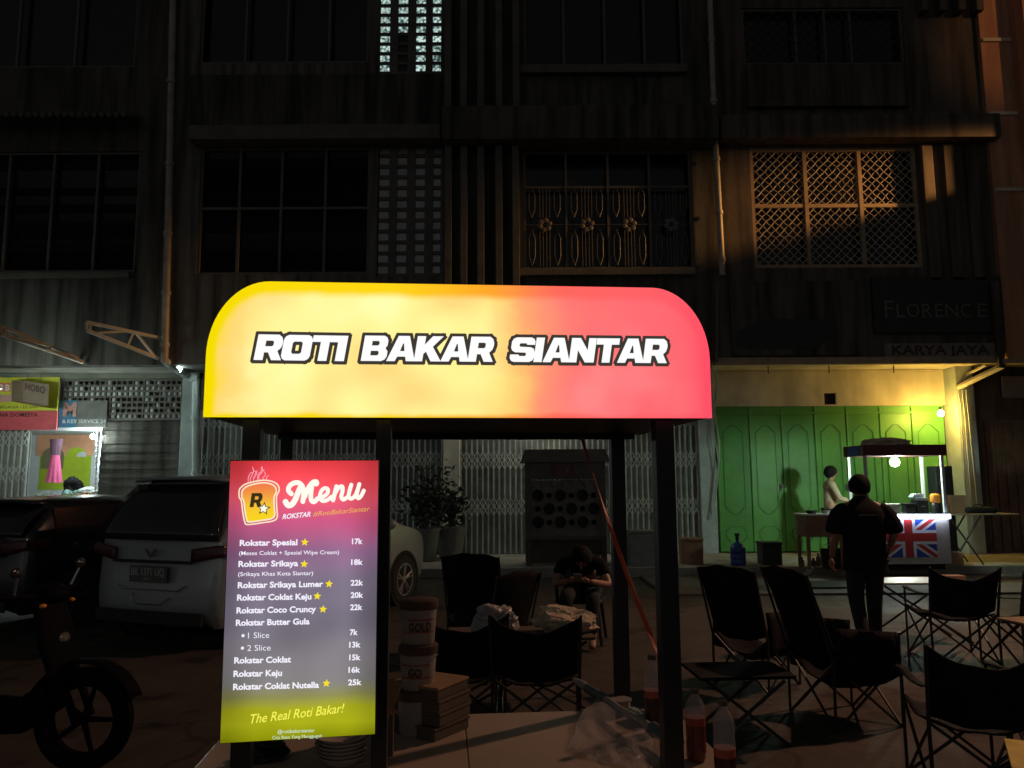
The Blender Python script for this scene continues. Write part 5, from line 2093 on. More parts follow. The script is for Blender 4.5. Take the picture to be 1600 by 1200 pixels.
hd = (-.02, .30, .88)
ff, upv = Vector((0, .62, -.78)), Vector((0, .78, .62))
pts = [(0, -.10, .52, .115), (0, -.06, .63, .115), (0, .05, .76, .13), (0, .14, .83, .095), (0, .19, .85, .052)] + head_pts(hd, ff, upv, (0, .21, .86))[1:]
ed = [(i, i + 1) for i in range(len(pts) - 1)]
lw, rw = (-.11, .42, .66), (.10, .40, .66)
limb(pts, ed, 3, [(-.18, .13, .80, .050), (-.28, .22, .60, .042), (*lw, .027)])
limb(pts, ed, 3, [(.18, .13, .80, .050), (.27, .22, .60, .042), (*rw, .027)])
limb(pts, ed, 0, [(-.09, -.02, .53, .088), (-.13, .37, .50, .058), (-.12, .36, .09, .040), (-.13, .48, .034, .034)])
limb(pts, ed, 0, [(.09, -.02, .53, .088), (.13, .37, .50, .058), (.20, .30, .09, .040), (.24, .42, .034, .034)])
skin_mesh('body', [(pts, ed, 0)] + hand(lw, (.7, .4, .2), (.3, .2, 1), .7, 1, 1) + hand(rw, (-.7, .4, .2), (-.3, .2, 1), .7, 1, -1), 'skin', pe, 2, head_extra(hd, ff, upv, (1, 0, 0)))
sp = [(0, -.11, .48, .135), (0, -.07, .61, .135), (0, .05, .76, .15), (0, .14, .83, .112), (0, .18, .845, .06)]
se = [(i, i + 1) for i in range(4)]
limb(sp, se, 3, [(-.19, .13, .80, .070), (-.25, .18, .68, .066)])
limb(sp, se, 3, [(.19, .13, .80, .070), (.25, .18, .68, .066)])
skin_mesh('shirt', [(sp, se, 1)], 'black_cloth', pe, 2)
tp = [(0, -.10, .52, .13), (-.09, .0, .53, .105), (-.13, .37, .50, .078), (-.122, .36, .14, .062), (.09, .0, .53, .105), (.13, .37, .50, .078), (.195, .305, .14, .062)]
skin_mesh('trousers', [(tp, [(0, 1), (1, 2), (2, 3), (0, 4), (4, 5), (5, 6)], 0)], 'dark_denim', pe, 2)
hair_cap('hair', hd, ff, upv, pe, (.092, .105, .112), -.5, .2)
ph = thing('phone', 'phone held by the seated person bent over in the dark', 'phone', pe.matrix_basis @ Vector((-.005, .50, .70)), R(168))
MB().obox((0, 0, 0), (.078, .012, .15), Matrix.Rotation(R(-55), 3, 'X')).build('case', 'steel', ph, bevel=.004)

# ================================================================== FOOD CART
Yc0, Yc1 = 13.25, 13.95
xl, xr = P(1352, 760, Yc0).x, P(1478, 760, Yc0).x
zc_ = P(1400, 803, Yc0).z
zr0, zr1 = P(1400, 712, Yc0).z, P(1400, 695, Yc0).z
ca = thing('food_cart', 'small food cart with a red roof and a red, white and blue flag front', 'food cart', ((xl + xr) / 2, (Yc0 + Yc1) / 2, ZT))
mb = MB()
mb.box(xl + .02, xr + .02, Yc0 + .02, Yc1, ZT + .10, zc_ - .05)
mb.build('body', 'cart_white', ca, world=True, bevel=.01)
MB().box(xl + .08, xr - .04, Yc0 + .12, Yc1 - .05, ZT + .004, ZT + .0985).build('plinth', 'void', ca, world=True)
fx0_s = P(1377, 840, Yc0).x
MB().box(xl, xr + .02, Yc0 - .04, Yc1 + .04, zc_ - .048, zc_).build('counter_top', 'steel', ca, world=True, bevel=.006)
MB().box(fx0_s, xr + .01, Yc0 - .058, Yc0 - .042, zc_ - .078, zc_ - .010).build('led_strip', 'led_strip', ca, world=True)
# flag panel
fx0, fx1, fz0, fz1 = P(1377, 840, Yc0).x, P(1464, 840, Yc0).x, P(1420, 871, Yc0).z, P(1420, 808, Yc0).z
yy = Yc0 + .018
fl = MB().box(fx0, fx1, yy - .004, yy, fz0, fz1).build('flag_panel', 'cart_blue', ca, world=True)
cx, cz = (fx0 + fx1) / 2, (fz0 + fz1) / 2


def clipped_bar(mb_, p0, p1, wd, y):
    "a diagonal bar cut off at the panel's edges"
    bm = bmesh.new()
    d = (Vector(p1) - Vector(p0)).normalized() * 3
    nv = Vector((-d.y, d.x)).normalized() * wd / 2
    a, b = Vector(p0) - d, Vector(p1) + d
    f_ = bm.faces.new([bm.verts.new((q_.x, 0, q_.y)) for q_ in (a + nv, b + nv, b - nv, a - nv)])
    for co, no in (((fx0, 0, 0), (-1, 0, 0)), ((fx1, 0, 0), (1, 0, 0)), ((0, 0, fz0), (0, 0, -1)), ((0, 0, fz1), (0, 0, 1))):
        bmesh.ops.bisect_plane(bm, geom=bm.verts[:] + bm.edges[:] + bm.faces[:], plane_co=co, plane_no=no, clear_outer=True)
    for f_ in bm.faces:
        mb_.add([(v.co.x, y, v.co.z) for v in f_.verts], [tuple(range(len(f_.verts)))])
    bm.free()


for m__, w_, y in (('flag_white', .14, yy - .006), ('cart_red', .06, yy - .008)):
    d_ = MB()
    clipped_bar(d_, (fx0, fz0), (fx1, fz1), w_, y)
    clipped_bar(d_, (fx0, fz1), (fx1, fz0), w_, y - .0004)
    d_.build('flag_saltire', m__, fl, world=True)
for m__, w_, y in (('flag_white', .23, yy - .0105), ('cart_red', .135, yy - .0125)):
    d_ = MB()
    d_.add([(cx - w_ / 2, y, fz0), (cx + w_ / 2, y, fz0), (cx + w_ / 2, y, fz1), (cx - w_ / 2, y, fz1)], [(0, 1, 2, 3)])
    d_.add([(fx0, y - .0005, cz - w_ / 2), (fx1, y - .0005, cz - w_ / 2), (fx1, y - .0005, cz + w_ / 2), (fx0, y - .0005, cz + w_ / 2)], [(0, 1, 2, 3)])
    d_.build('flag_cross', m__, fl, world=True)
for x in (xl + .03, xr - .03):
    for y in (Yc0 + .02, Yc1 - .02):
        MB().box(x - .022, x + .022, y - .022, y + .022, zc_ + .001, zr0 - .001).build('post', 'white_paint', ca, world=True)
rf = MB().box(xl - .02, xr + .03, Yc0 - .05, Yc1 + .06, zr0, zr1).build('roof', 'roof_red', ca, world=True, bevel=.01)
MB().box(xl - .0245, xl - .0205, Yc0 + .1, Yc1 - .15, zr0 + .02, zr1 - .02).build('roof_patch', 'cart_blue', rf, world=True)
bulb('cart_lamp', 'bright white bulb hanging inside the food cart', P(1398, 722, Yc0 + .3), .075, 'bulb_cart', up=True)
MB().tube([P(1398, 722, Yc0 + .3) + Vector((0, 0, .10)), (P(1398, 722, Yc0 + .3).x, Yc0 + .3, zr0)], .006, 5).build('lamp_wire', 'iron', ca, world=True)
q = P(1385, 690, Yc0 + .4)
crumple('folded_tarp', 'pale folded tarpaulin lying on the food cart roof', 'tarpaulin', (q.x, Yc0 + .4, zr1 + .001), (.42, .22, .10), 'paper', 31)
ZC = zc_ + .001


def on_cart(px, dy=.35):
    return Vector((P(px, 800, Yc0 + dy).x, Yc0 + dy, ZC))


for (px, wd_, dp_, h_, mm, lab, nm, cat) in ((1392, .24, .20, .16, 'cart_white', 'pale food tub on the cart counter behind the man', 'food_tub', 'tub'), (1438, .20, .20, .26, 'black_plastic', 'tall black food warmer on the cart counter', 'food_warmer', 'food warmer'), (1420, .16, .18, .17, 'black_paint', 'lower black appliance left of the tall black warmer', 'appliance', 'appliance')):
    t = thing(nm, lab, cat, on_cart(px))
    MB().box(-wd_ / 2, wd_ / 2, -dp_ / 2, dp_ / 2, 0, h_ * .82).build('body', mm, t, bevel=.012)
    MB().box(-wd_ / 2 - .008, wd_ / 2 + .008, -dp_ / 2 - .008, dp_ / 2 + .008, h_ * .82 + .001, h_).build('lid', mm if mm != 'black_plastic' else 'steel', t, bevel=.012)
    MB().box(-.03, .03, -dp_ / 2 - .02, -dp_ / 2 - .009, h_ * .4, h_ * .46).build('handle', 'steel', t)
t = thing('paper_stack', 'pale blue-white stack of paper wrappers on top of the black warmer', 'paper', on_cart(1434) + Vector((0, 0, .2615)))
for k in range(3):
    MB().box(-.11 + .02 * k, .08 + .01 * k, -.07, .07, k * .021, k * .021 + .02).build('wrapper', 'teal_cloth' if k == 0 else 'pale_wall', t, bevel=.003)
t = thing('condiment_bottle', 'bright orange topped jar at the right end of the cart counter', 'jar', on_cart(1463, .2))
MB().lathe([(.07, 0), (.075, .03), (.075, .15), (.06, .17)], (0, 0, 0), 16).build('jar', 'black_plastic', t, smooth=40)
MB().lathe([(.062, .171), (.085, .20), (.085, .30), (.06, .325), (0, .33)], (0, 0, 0), 16).build('orange_top', 'orange_plastic', t, smooth=40)
for k, px in enumerate((1366, 1374, 1382)):
    t = thing('sauce_bottle', ['leftmost small sauce bottle beside the man\'s shoulder on the cart', 'middle small sauce bottle beside the man\'s shoulder on the cart', 'small sauce bottle next to the pale food tub on the cart'][k], 'bottle', on_cart(px, .15), 0, 'sauce bottles on the cart')
    MB().lathe([(.03, 0), (.032, .01), (.032, .12), (.014, .15), (.013, .19)], (0, 0, 0), 12).build('bottle', ['cart_white', 'black_plastic', 'steel'][k], t, smooth=40)
    MB().lathe([(.016, .19), (.016, .215)], (0, 0, 0), 12).build('cap', ['cap_red', 'steel', 'black_plastic'][k], t, smooth=40)
# side table left of the cart, speaker and folding table right of it
x0, x1 = P(1259, 800, 13.5).x, P(1312, 800, 13.5).x
t = thing('side_table', 'brown wooden side table between the doors and the cart', 'table', ((x0 + x1) / 2, 13.7, ZT))
zt_ = P(1285, 803, 13.5).z - ZT
hw2 = (x1 - x0) / 2 + .05
MB().box(-hw2, hw2, -.28, .28, zt_ - .03, zt_).build('table_top', 'white_top', t, bevel=.005)
MB().box(-hw2 + .03, hw2 - .03, -.26, .26, zt_ - .38, zt_ - .032).build('drawer_box', 'brown_wood', t, bevel=.005)
for sx in (-1, 1):
    for sy in (-1, 1):
        MB().box(sx * (hw2 - .06) - .025, sx * (hw2 - .06) + .025, sy * .22 - .025, sy * .22 + .025, 0, zt_ - .382).build('leg', 'brown_wood', t)
for k, (px, rr, mm, lab) in enumerate(((1268, .10, 'black_plastic', 'black pan on the brown side table'), (1290, .07, 'steel', 'small steel bowl on the brown side table'))):
    o = MB().lathe([(rr * .7, 0), (rr, .05), (rr * 1.05, .055), (rr * .95, .05), (rr * .65, .01), (0, .008)], (0, 0, 0), 18).build('pan' if k == 0 else 'bowl', mm, smooth=40)
    o.location = (P(px, 800, 13.6).x, 13.6, ZT + zt_ + .001)
    tag(o, lab, 'pan' if k == 0 else 'bowl')
for k, (px, lab) in enumerate(((1300, 'dark bucket under the brown side table with a white spot'), (1318, 'second dark bucket under the side table nearer the cart'))):
    t = thing('bucket', lab, 'bucket', (P(px, 850, 13.5).x, 13.62 + .1 * k, ZT), 0, 'dark buckets beside the cart')
    MB().lathe([(.12, 0), (.13, .02), (.16, .32), (.165, .33), (.15, .325), (.12, .03), (0, .02)], (0, 0, 0), 18).build('body', 'black_plastic', t, smooth=40)
    MB().tube([(-.16, 0, .30), (-.10, -.02, .40), (.10, -.02, .40), (.16, 0, .30)], .007, 5).build('handle', 'steel', t)
for k, (px, hgt, lab) in enumerate(((1284, .16, 'small clear cup on the terrace edge below the side table'), (1305, .14, 'small clear bottle on the terrace edge near the cart'), (1315, .22, 'taller clear bottle on the terrace edge near the cart'))):
    o = MB().lathe([(.035, 0), (.045, .02), (.045, hgt * .6), (.02, hgt * .8), (.02, hgt)], (0, 0, 0), 14).build('clear_bottle', 'bottle_clear', smooth=40)
    o.location = (P(px, 880, 13.1).x, 14.0 + .04 * k - .0, ZT)
    tag(o, lab, 'bottle')
sx_ = P(1465, 760, 14.6).x
t = thing('speaker', 'tall black column speaker behind the right post of the cart', 'speaker', (sx_, 14.5, ZT))
zsp = P(1465, 728, 14.5).z - ZT
MB().box(-.16, .16, -.15, .15, 0, zsp).build('cabinet', 'black_plastic', t, bevel=.02)
for z_, r_ in ((zsp - .3, .11), (zsp - .65, .11), (zsp - 1.0, .13)):
    MB().lathe([(r_, -.158), (r_ * .9, -.165), (r_ * .5, -.152), (0, -.152)], (0, 0, z_), 18, 'y').build('driver', 'black_metal', t, smooth=40)
x0, x1 = P(1478, 800, 14.3).x, P(1582, 800, 14.3).x
zt_ = P(1530, 802, 14.3).z - ZT
t = thing('folding_table', 'folding table with crossed legs right of the food cart', 'table', ((x0 + x1) / 2, 14.4, ZT))
hw2 = (x1 - x0) / 2
MB().box(-hw2, hw2, -.3, .3, zt_ - .028, zt_).build('table_top', 'wood_slat', t, bevel=.006)
for sy in (-.24, .24):
    for s in (-1, 1):
        MB().tube([(-.35 + s * .28, sy + s * .012, 0), (-.35 - s * .28, sy + s * .012, zt_ - .03)], .015, 6).build('leg', 'black_metal', t, smooth=40)
q = P(1492, 790, 14.3)
o = MB().box(-.16, .16, -.10, .10, 0, .32).build('carton', 'cardboard', bevel=.006)
o.location, o.rotation_euler = (q.x + .05, 14.4, ZT + zt_ + .001), (0, 0, R(12))
tag(o, 'printed pale carton on the left end of the folding table', 'carton')
q = P(1532, 790, 14.3)
t = thing('tool_bag', 'flat black bag lying on the folding table', 'bag', (q.x, 14.4, ZT + zt_ + .001))
MB().box(-.27, .27, -.18, .18, 0, .11).build('bag_body', 'black_cloth', t, bevel=.04)
MB().tube([(-.10, -.02, .105), (-.06, -.02, .15), (.06, -.02, .15), (.10, -.02, .105)], .010, 6).build('handle', 'black_cloth', t, smooth=40)
q = P(1486, 860, 14.1)
o = MB().box(-.2, .2, -.12, .12, 0, .22).build('carton', 'cardboard', bevel=.006)
o.location = (q.x, 14.2, ZT)
tag(o, 'pale carton on the terrace beside the foot of the food cart', 'carton')

# ---- things along the terrace
q = P(1152, 870, 14.3)
t = thing('water_jug', 'blue ribbed water jug standing before the green doors', 'water jug', (q.x, 14.25, ZT))
MB().lathe([(.12, 0), (.135, .02), (.135, .09), (.128, .10), (.135, .11), (.135, .19), (.128, .20), (.135, .21), (.135, .29), (.10, .36), (.03, .40), (.03, .44)], (0, 0, 0), 24).build('jug', 'jug_blue', t, smooth=40)
MB().lathe([(.034, .441), (.036, .48), (.03, .50), (.045, .51), (.045, .56), (0, .565)], (0, 0, 0), 14).build('pump_cap', 'black_plastic', t, smooth=40)
for (px, py, Y, wd_, h_, mm, lab) in ((1203, 885, 14.4, .34, .40, 'black_paint', 'dark crate before the green doors near the shadow'), (1080, 870, 14.6, .36, .46, 'brown_wood', 'brown bin in front of the gates beside the thick booth post'), (1005, 890, 14.3, .52, .62, 'brick_grey', 'grey cabinet before the gates, seen between the right booth posts')):
    q = P(px, py, Y)
    t = thing('crate' if mm == 'black_paint' else ('bin' if mm == 'brown_wood' else 'cabinet'), lab, 'crate' if mm == 'black_paint' else ('bin' if mm == 'brown_wood' else 'cabinet'), (q.x, Y, ZT))
    MB().box(-wd_ / 2, wd_ / 2, -.18, .18, 0, h_ - .05).build('body', mm, t, bevel=.01)
    MB().box(-wd_ / 2 - .012, wd_ / 2 + .012, -.192, .192, h_ - .049, h_).build('lid', mm, t, bevel=.01)
q = G(1300, 914, .0)
t = thing('floor_board', 'dark flat board lying at the terrace edge beside the walking man', 'board', (q.x - .1, 12.4, .031), R(3))
MB().box(-.5, .45, -.35, .35, 0, .03).build('board', 'black_paint', t, bevel=.004)

# ---- patterned wooden stall before the gates
Ys = 14.4
x0, x1 = P(822, 760, Ys).x, P(945, 760, Ys).x
t = thing('wooden_stall', 'dark carved wooden stall with rows of round openings before the gates', 'stall', ((x0 + x1) / 2, Ys, ZT))
zt0, zt1, zt2 = P(880, 745, Ys).z, P(880, 722, Ys).z, P(880, 702, Ys).z
for x in (x0 + .04, x1 - .04):
    for y in (Ys, Ys + .7):
        MB().box(x - .05, x + .05, y - .05, y + .05, ZT, zt1).build('post', 'carved', t, world=True)
mb = MB()
mb.add([(x0 - .10, Ys - .15, zt1), (x1 + .10, Ys - .15, zt1), (x1 + .10, Ys + .9, zt1), (x0 - .10, Ys + .9, zt1), (x0 - .02, Ys - .02, zt2), (x1 + .02, Ys - .02, zt2), (x1 + .02, Ys + .8, zt2), (x0 - .02, Ys + .8, zt2)], [(0, 3, 2, 1), (4, 5, 6, 7), (0, 1, 5, 4), (1, 2, 6, 5), (2, 3, 7, 6), (3, 0, 4, 7)])
mb.build('roof', 'carved_light', t, world=True)
hd_ = MB().box(x0 - .01, x1 + .01, Ys - .075, Ys - .052, zt0 - .05, zt1 - .001).build('header', 'carved', t, world=True)
xs0, xs1 = P(868, 735, Ys).x, P(896, 735, Ys).x
MB().box(xs0, xs1, Ys - .09, Ys - .076, zt0 + .0, zt1 - .03).build('red_plaque', 'roof_red', hd_, world=True)
mb = MB()
write(mb, 'V', Vector(((xs0 + xs1) / 2 + .0, Ys - .094, zt0 + .07)), Vector((xs1 - .07, Ys - .094, zt0 + .07)), (0, 0, 1), .13, (0, 0, 0), .01)
mb.build('lettering', 'letter_grey', hd_, world=True)
pz0, pz1 = P(880, 838, Ys).z, zt0 - .06
lp = MB().box(x0 + .09, x1 - .09, Ys - .03, Ys + .0, pz0, pz1).build('panel', 'carved_light', t, world=True)
rg, dk = MB(), MB()
nxc, dxc = 6, (x1 - x0 - .22) / 6
for j in range(3):
    for k in range(nxc):
        x = x0 + .11 + dxc * (k + .5)
        z = P(880, 774 + j * 21, Ys).z
        bigc = (k + j) % 2 == 0
        rr = .105 if bigc else .06
        if bigc:
            dk.lathe([(rr, -.032), (rr, -.0305)], (x, Ys, z), 18, 'y')
        rg.lathe([(rr, -.031), (rr, -.04), (rr * .82, -.04), (rr * .82, -.031)], (x, Ys, z), 18, 'y') if not bigc else rg.tube([(x + rr * 1.08 * math.cos(a * PI / 9), Ys - .036, z + rr * 1.08 * math.sin(a * PI / 9)) for a in range(19)], .008, 5)
for k in range(7):
    x = x0 + .14 + (x1 - x0 - .28) * k / 6
    z = P(880, 752, Ys).z
    rg.prism([(x - .07, z), (x, z - .12), (x + .07, z)], Ys - .04, Ys - .031)
rg.build('carved_ring', 'carved_light', lp, world=True)
dk.build('round_opening', 'void', lp, world=True)
MB().box(x0 + .02, x1 - .02, Ys - .10, Ys + .65, pz0 - .06, pz0 - .002).build('shelf', 'carved', t, world=True)
lw_ = MB()
for k in range(9):
    x = x0 + .12 + (x1 - x0 - .24) * k / 8
    lw_.box(x - .02, x + .02, Ys - .01, Ys + .02, ZT + .05, pz0 - .062)
lw_.box(x0 + .09, x1 - .09, Ys + .021, Ys + .03, ZT + .04, pz0 - .062)
lw_.build('lower_panel', 'carved', t, world=True)

# ---- potted plants before the pillar


def plant(name, label, loc, h, r, n, seed, pot_m='pot'):
    t_ = thing(name, label, 'plant', loc, 0, 'potted plants by the gates')
    rnd_ = random.Random(seed)
    ph_ = .62
    MB().lathe([(.20, 0), (.22, .03), (.29, ph_ - .06), (.31, ph_ - .05), (.31, ph_), (.27, ph_), (.26, ph_ - .06), (0, ph_ - .07)], (0, 0, 0), 20).build('pot', pot_m, t_, smooth=40)
    st_, lf = MB(), MB()
    for k in range(9):
        a, q_ = rnd_.uniform(0, 2 * PI), rnd_.uniform(.2, 1)
        tip = Vector((r * q_ * math.cos(a), r * .7 * q_ * math.sin(a), ph_ + (h - ph_) * rnd_.uniform(.55, 1)))
        st_.tube([(0, 0, ph_ - .1), (tip.x * .3, tip.y * .3, ph_ + (tip.z - ph_) * .5), tip], [.022, .014, .006], 5)
        for i in range(n):
            c_ = Vector((tip.x * .4, tip.y * .4, ph_ + .1)).lerp(tip, rnd_.uniform(.15, 1.05)) + Vector((rnd_.gauss(0, .13), rnd_.gauss(0, .10), rnd_.gauss(0, .11)))
            d = Vector((rnd_.gauss(0, 1), rnd_.gauss(0, 1), rnd_.gauss(0, .7))).normalized()
            s_ = d.cross(Vector((rnd_.gauss(0, 1), rnd_.gauss(0, 1), 1))).normalized()
            l_ = rnd_.uniform(.10, .19)
            lf.add([c_, c_ + d * l_ * .5 + s_ * l_ * .22 + Vector((0, 0, .012)), c_ + d * l_, c_ + d * l_ * .5 - s_ * l_ * .22 + Vector((0, 0, .012))], [(0, 1, 2, 3)])
    st_.build('stem', 'stem', t_, smooth=60)
    lf.build('foliage', 'leaf', t_)


q = P(662, 850, 15.2)
plant('potted_plant', 'larger bushy potted plant before the pillar, left one', (q.x, 15.3, ZT), 1.72, .52, 60, 2)
q = P(702, 850, 15.4)
plant('potted_plant', 'smaller potted plant leaning against the pillar, right one', (q.x, 15.75, ZT), 1.35, .40, 36, 9)

# ---- goods in the clothes stall
Ysh = YL - .25
q = P(63, 740, Ysh)
t = thing('hanging_dress', 'pink dress with a dark top hanging in the clothes stall', 'dress', (q.x, YL + .25, ZT))


def cone_cloth(z0, z1, r0, r1, wav, nm, mm):
    MB().grid(lambda u, v: Vector(((r0 + (r1 - r0) * v) * math.cos(2 * PI * u) * (1 + wav * math.sin(9 * 2 * PI * u) * (1 - v)), .6 * (r0 + (r1 - r0) * v) * math.sin(2 * PI * u) * (1 + wav * math.sin(9 * 2 * PI * u) * (1 - v)), z0 + (z1 - z0) * v)), 54, 8).build(nm, mm, t, smooth=80, world=False)


zq = lambda py: P(63, py, Ysh).z - ZT
cone_cloth(zq(754), zq(710), .17, .09, .10, 'skirt', 'pink_cloth')
cone_cloth(zq(709.5), zq(684), .095, .14, .05, 'bodice', 'mauve_cloth')
q = P(140, 720, Ysh)
t = thing('hanging_dress', 'pale floral dress hanging at the right side of the clothes stall', 'dress', (q.x - .05, YL + .4, ZT))
zq = lambda py: P(140, py, YL).z - ZT
cone_cloth(zq(752), zq(686), .15, .07, .10, 'skirt', 'floral_cloth')
for (px, py, r_, mm, lab, sd) in ((90, 752, (.24, .2, .26), 'black_cloth', 'black cloth bundle heaped at the front of the clothes stall', 4), (113, 750, (.26, .2, .12), 'pale_wall', 'pale cloth bundle beside the black one in the clothes stall', 6), (110, 778, (.26, .2, .22), 'teal_cloth', 'pale teal cloth bundle in front in the clothes stall', 8), (130, 772, (.22, .2, .2), 'brown_wood', 'brown cloth bundle at the right of the clothes stall', 12), (70, 772, (.26, .2, .18), 'gate_back', 'dark grey cloth bundle below the pink dress', 14)):
    q = P(px, py + 14, YL - .4)
    crumple('cloth_bundle', lab, 'cloth', (q.x, YL - .35 + (.55 if py < 760 else 0), 0), r_, mm, sd, .5, 4, .4)['group'] = 'cloth bundles in the clothes stall'
    ob = COL.objects[-1] if False else None
x0, x1 = P(52, 780, YL - .4).x, P(152, 780, YL - .4).x
zt_ = P(100, 790, YL - .3).z
t = thing('goods_table', 'low counter full of cloth bundles in the clothes stall', 'table', ((x0 + x1) / 2, YL - .1, ZT))
MB().box(x0 - .1, x1 + .05, YL - .75, YL + .8, zt_ - .05, zt_).build('table_top', 'wood_slat', t, world=True)
MB().box(x0 - .05, x1, YL - .70, YL - .66, ZT, zt_ - .052).build('front', 'gate_back', t, world=True)
for o_ in list(COL.objects):
    if o_.name.startswith('cloth_bundle'):
        o_.location.z = zt_ + .001 + (.20 if o_.location.y > YL else 0)
t = thing('lamp_string', 'string of small beads hanging beside the white shop bulb', 'bead string', P(153, 690, YL - .05))
mb = MB()
for k in range(26):
    q = P(152 - k * .15, 676 + k * 4.2, YL - .06)
    mb.ball(q, .022 + .008 * (k % 2), 6, 4)
mb.build('bead', 'white_paint', t, world=True)

# ================================================================== CARS


def car(name, label, loc, rz, L_, zr, wd, paint, sedan=False, cat='car', plate=True, details=True, rim='alloy'):
    "y runs from the tail (0) to the nose (L_)"
    t_ = thing(name, label, cat, loc, rz)
    h = wd / 2

    def roofline(y):
        k = y / L_
        if sedan:
            tb = [(0, .92), (.12, 1.02), (.26, zr - .03), (.42, zr), (.55, zr - .05), (.72, 1.0), (.9, .86), (1, .70)]
        else:
            tb = [(0, 1.05), (.03, 1.10), (.10, zr - .03), (.3, zr), (.5, zr - .02), (.60, zr - .12), (.76, 1.10), (.92, .95), (1, .72)]
        for a, b in zip(tb, tb[1:]):
            if k <= b[0]:
                u = (k - a[0]) / (b[0] - a[0])
                u = u * u * (3 - 2 * u) if False else u
                return a[1] + (b[1] - a[1]) * u
        return tb[-1][1]
    belt = 1.02 if not sedan else .90
    st_ = [0, .03, .06, .10, .16, .24, .34, .44, .52, .60, .68, .76, .84, .92, .97, 1.0]
    prof = 13
    rings = []
    for k in st_:
        y = k * L_
        zt2_ = roofline(y)
        plan = 1 - .22 * max(0, (k - .86) / .14) ** 2 - .10 * max(0, (.06 - k) / .06) ** 1.5
        hb = h * plan
        zb2 = min(belt, zt2_ - .03)
        tum = max(0.0, zt2_ - belt) * .26
        ring = []
        for (fx_, z) in ((.86, .22), (.97, .34), (1.0, .56), (1.0, .78), (.985, zb2)):
            ring.append((hb * fx_, z))
        xr2 = hb * .985 - tum
        ring.append((hb * .985 - tum * .55, zb2 + (zt2_ - zb2) * .55))
        ring.append((xr2, zt2_ - .05 * min(1, (zt2_ - zb2) / .3)))
        ring.append((xr2 * .82, zt2_ - .008))
        ring.append((0, zt2_ + .012))
        full = ring + [(-a, b) for a, b in reversed(ring[:-1])]
        yy_ = []
        for (x, z) in full:
            bow = .06 * (abs(x) / h) ** 2
            if k == 0:
                yo = bow - (.045 if z < .6 else 0) + (.04 if z < .3 else 0) + max(0, z - .95) * .1
            elif k == 1.0:
                yo = L_ - bow * 1.5
            else:
                yo = y
            yy_.append((x, yo, z))
        rings.append(yy_)
    n_p = len(rings[0])
    b_ = MB()
    b_.add([q_ for rg_ in rings for q_ in rg_], [(i * n_p + j, i * n_p + j + 1, (i + 1) * n_p + j + 1, (i + 1) * n_p + j) for i in range(len(rings) - 1) for j in range(n_p - 1)])
    for i in (0, len(rings) - 1):                      # close tail and nose with strips
        o_ = i * n_p
        for j in range(n_p // 2):
            b_.add([rings[i][j], rings[i][j + 1], rings[i][n_p - 2 - j], rings[i][n_p - 1 - j]], [(0, 1, 2, 3)])
    b_.add([q_ for rg_ in (rings[0], rings[-1]) for q_ in (rg_[0], rg_[-1])], [(0, 1, 3, 2)])
    bo = b_.build('body', paint, t_, smooth=50)
    bm = bmesh.new()
    bm.from_mesh(bo.data)
    bmesh.ops.remove_doubles(bm, verts=bm.verts[:], dist=.0005)
    bmesh.ops.recalc_face_normals(bm, faces=bm.faces[:])
    bm.to_mesh(bo.data)
    bm.free()
    m1 = bo.modifiers.new('sub', 'SUBSURF')
    m1.levels = m1.render_levels = 1

    def surf_x(y, z):
        zt2_ = roofline(y)
        zb2 = min(belt, zt2_ - .03)
        tum = max(0.0, zt2_ - belt) * .26
        k = y / L_
        hb = h * (1 - .22 * max(0, (k - .86) / .14) ** 2 - .10 * max(0, (.06 - k) / .06) ** 1.5)
        if z <= zb2:
            return hb
        u = (z - zb2) / max(.01, zt2_ - zb2)
        return hb * .985 - tum * u
    # side glass
    ws = [(.10, .30), (.315, .46), (.475, .66)] if not sedan else [(.24, .41), (.425, .66)]
    for s in (-1, 1):
        for a, b in ws:
            def sg(u, v):
                y = (a + (b - a) * u) * L_
                z = belt + .02 + max(.02, (roofline(y) - .13 - belt)) * v
                return Vector((s * (surf_x(y, z) + .012), y, z))
            MB().grid(sg, 6, 4).build('side_window', 'car_glass', t_, smooth=60)
    # tail glass
    y0, y1 = (.012 * L_, .092 * L_) if not sedan else (.125 * L_, .25 * L_)

    def tg(u, v):
        y = y0 + (y1 - y0) * v
        z = roofline(y)
        x = (2 * u - 1) * (surf_x(y, z) - .10)
        if not sedan:
            z = 1.07 + (zr - .12 - 1.07) * v
            y = .02 + (.085 * L_ - .02) * (.28 * v + .72 * v * v) - .03
            x = (2 * u - 1) * (surf_x(.1 * L_, z) - .035)
            return Vector((x, y + .05 * (2 * u - 1) ** 2, z))
        return Vector((x, y, z + .02))
    MB().grid(tg, 10, 6).build('rear_window', 'car_glass', t_, smooth=60, solid=.012)
    y0w, y1w = (.60 * L_, .76 * L_) if not sedan else (.55 * L_, .72 * L_)
    MB().grid(lambda u, v: Vector(((2 * u - 1) * (surf_x(y0w + (y1w - y0w) * v, roofline(y0w + (y1w - y0w) * v)) - .10), y0w + (y1w - y0w) * v, roofline(y0w + (y1w - y0w) * v) + .022)), 8, 6).build('windscreen', 'car_glass', t_, smooth=60)
    if not sedan:
        MB().grid(lambda u, v: Vector(((2 * u - 1) * h * .70, .24 + .34 * v + .08 * (2 * u - 1) ** 2, zr - .045 + .02 * v - .03 * (2 * u - 1) ** 4)), 10, 3).build('spoiler', paint, t_, smooth=60, solid=.03)
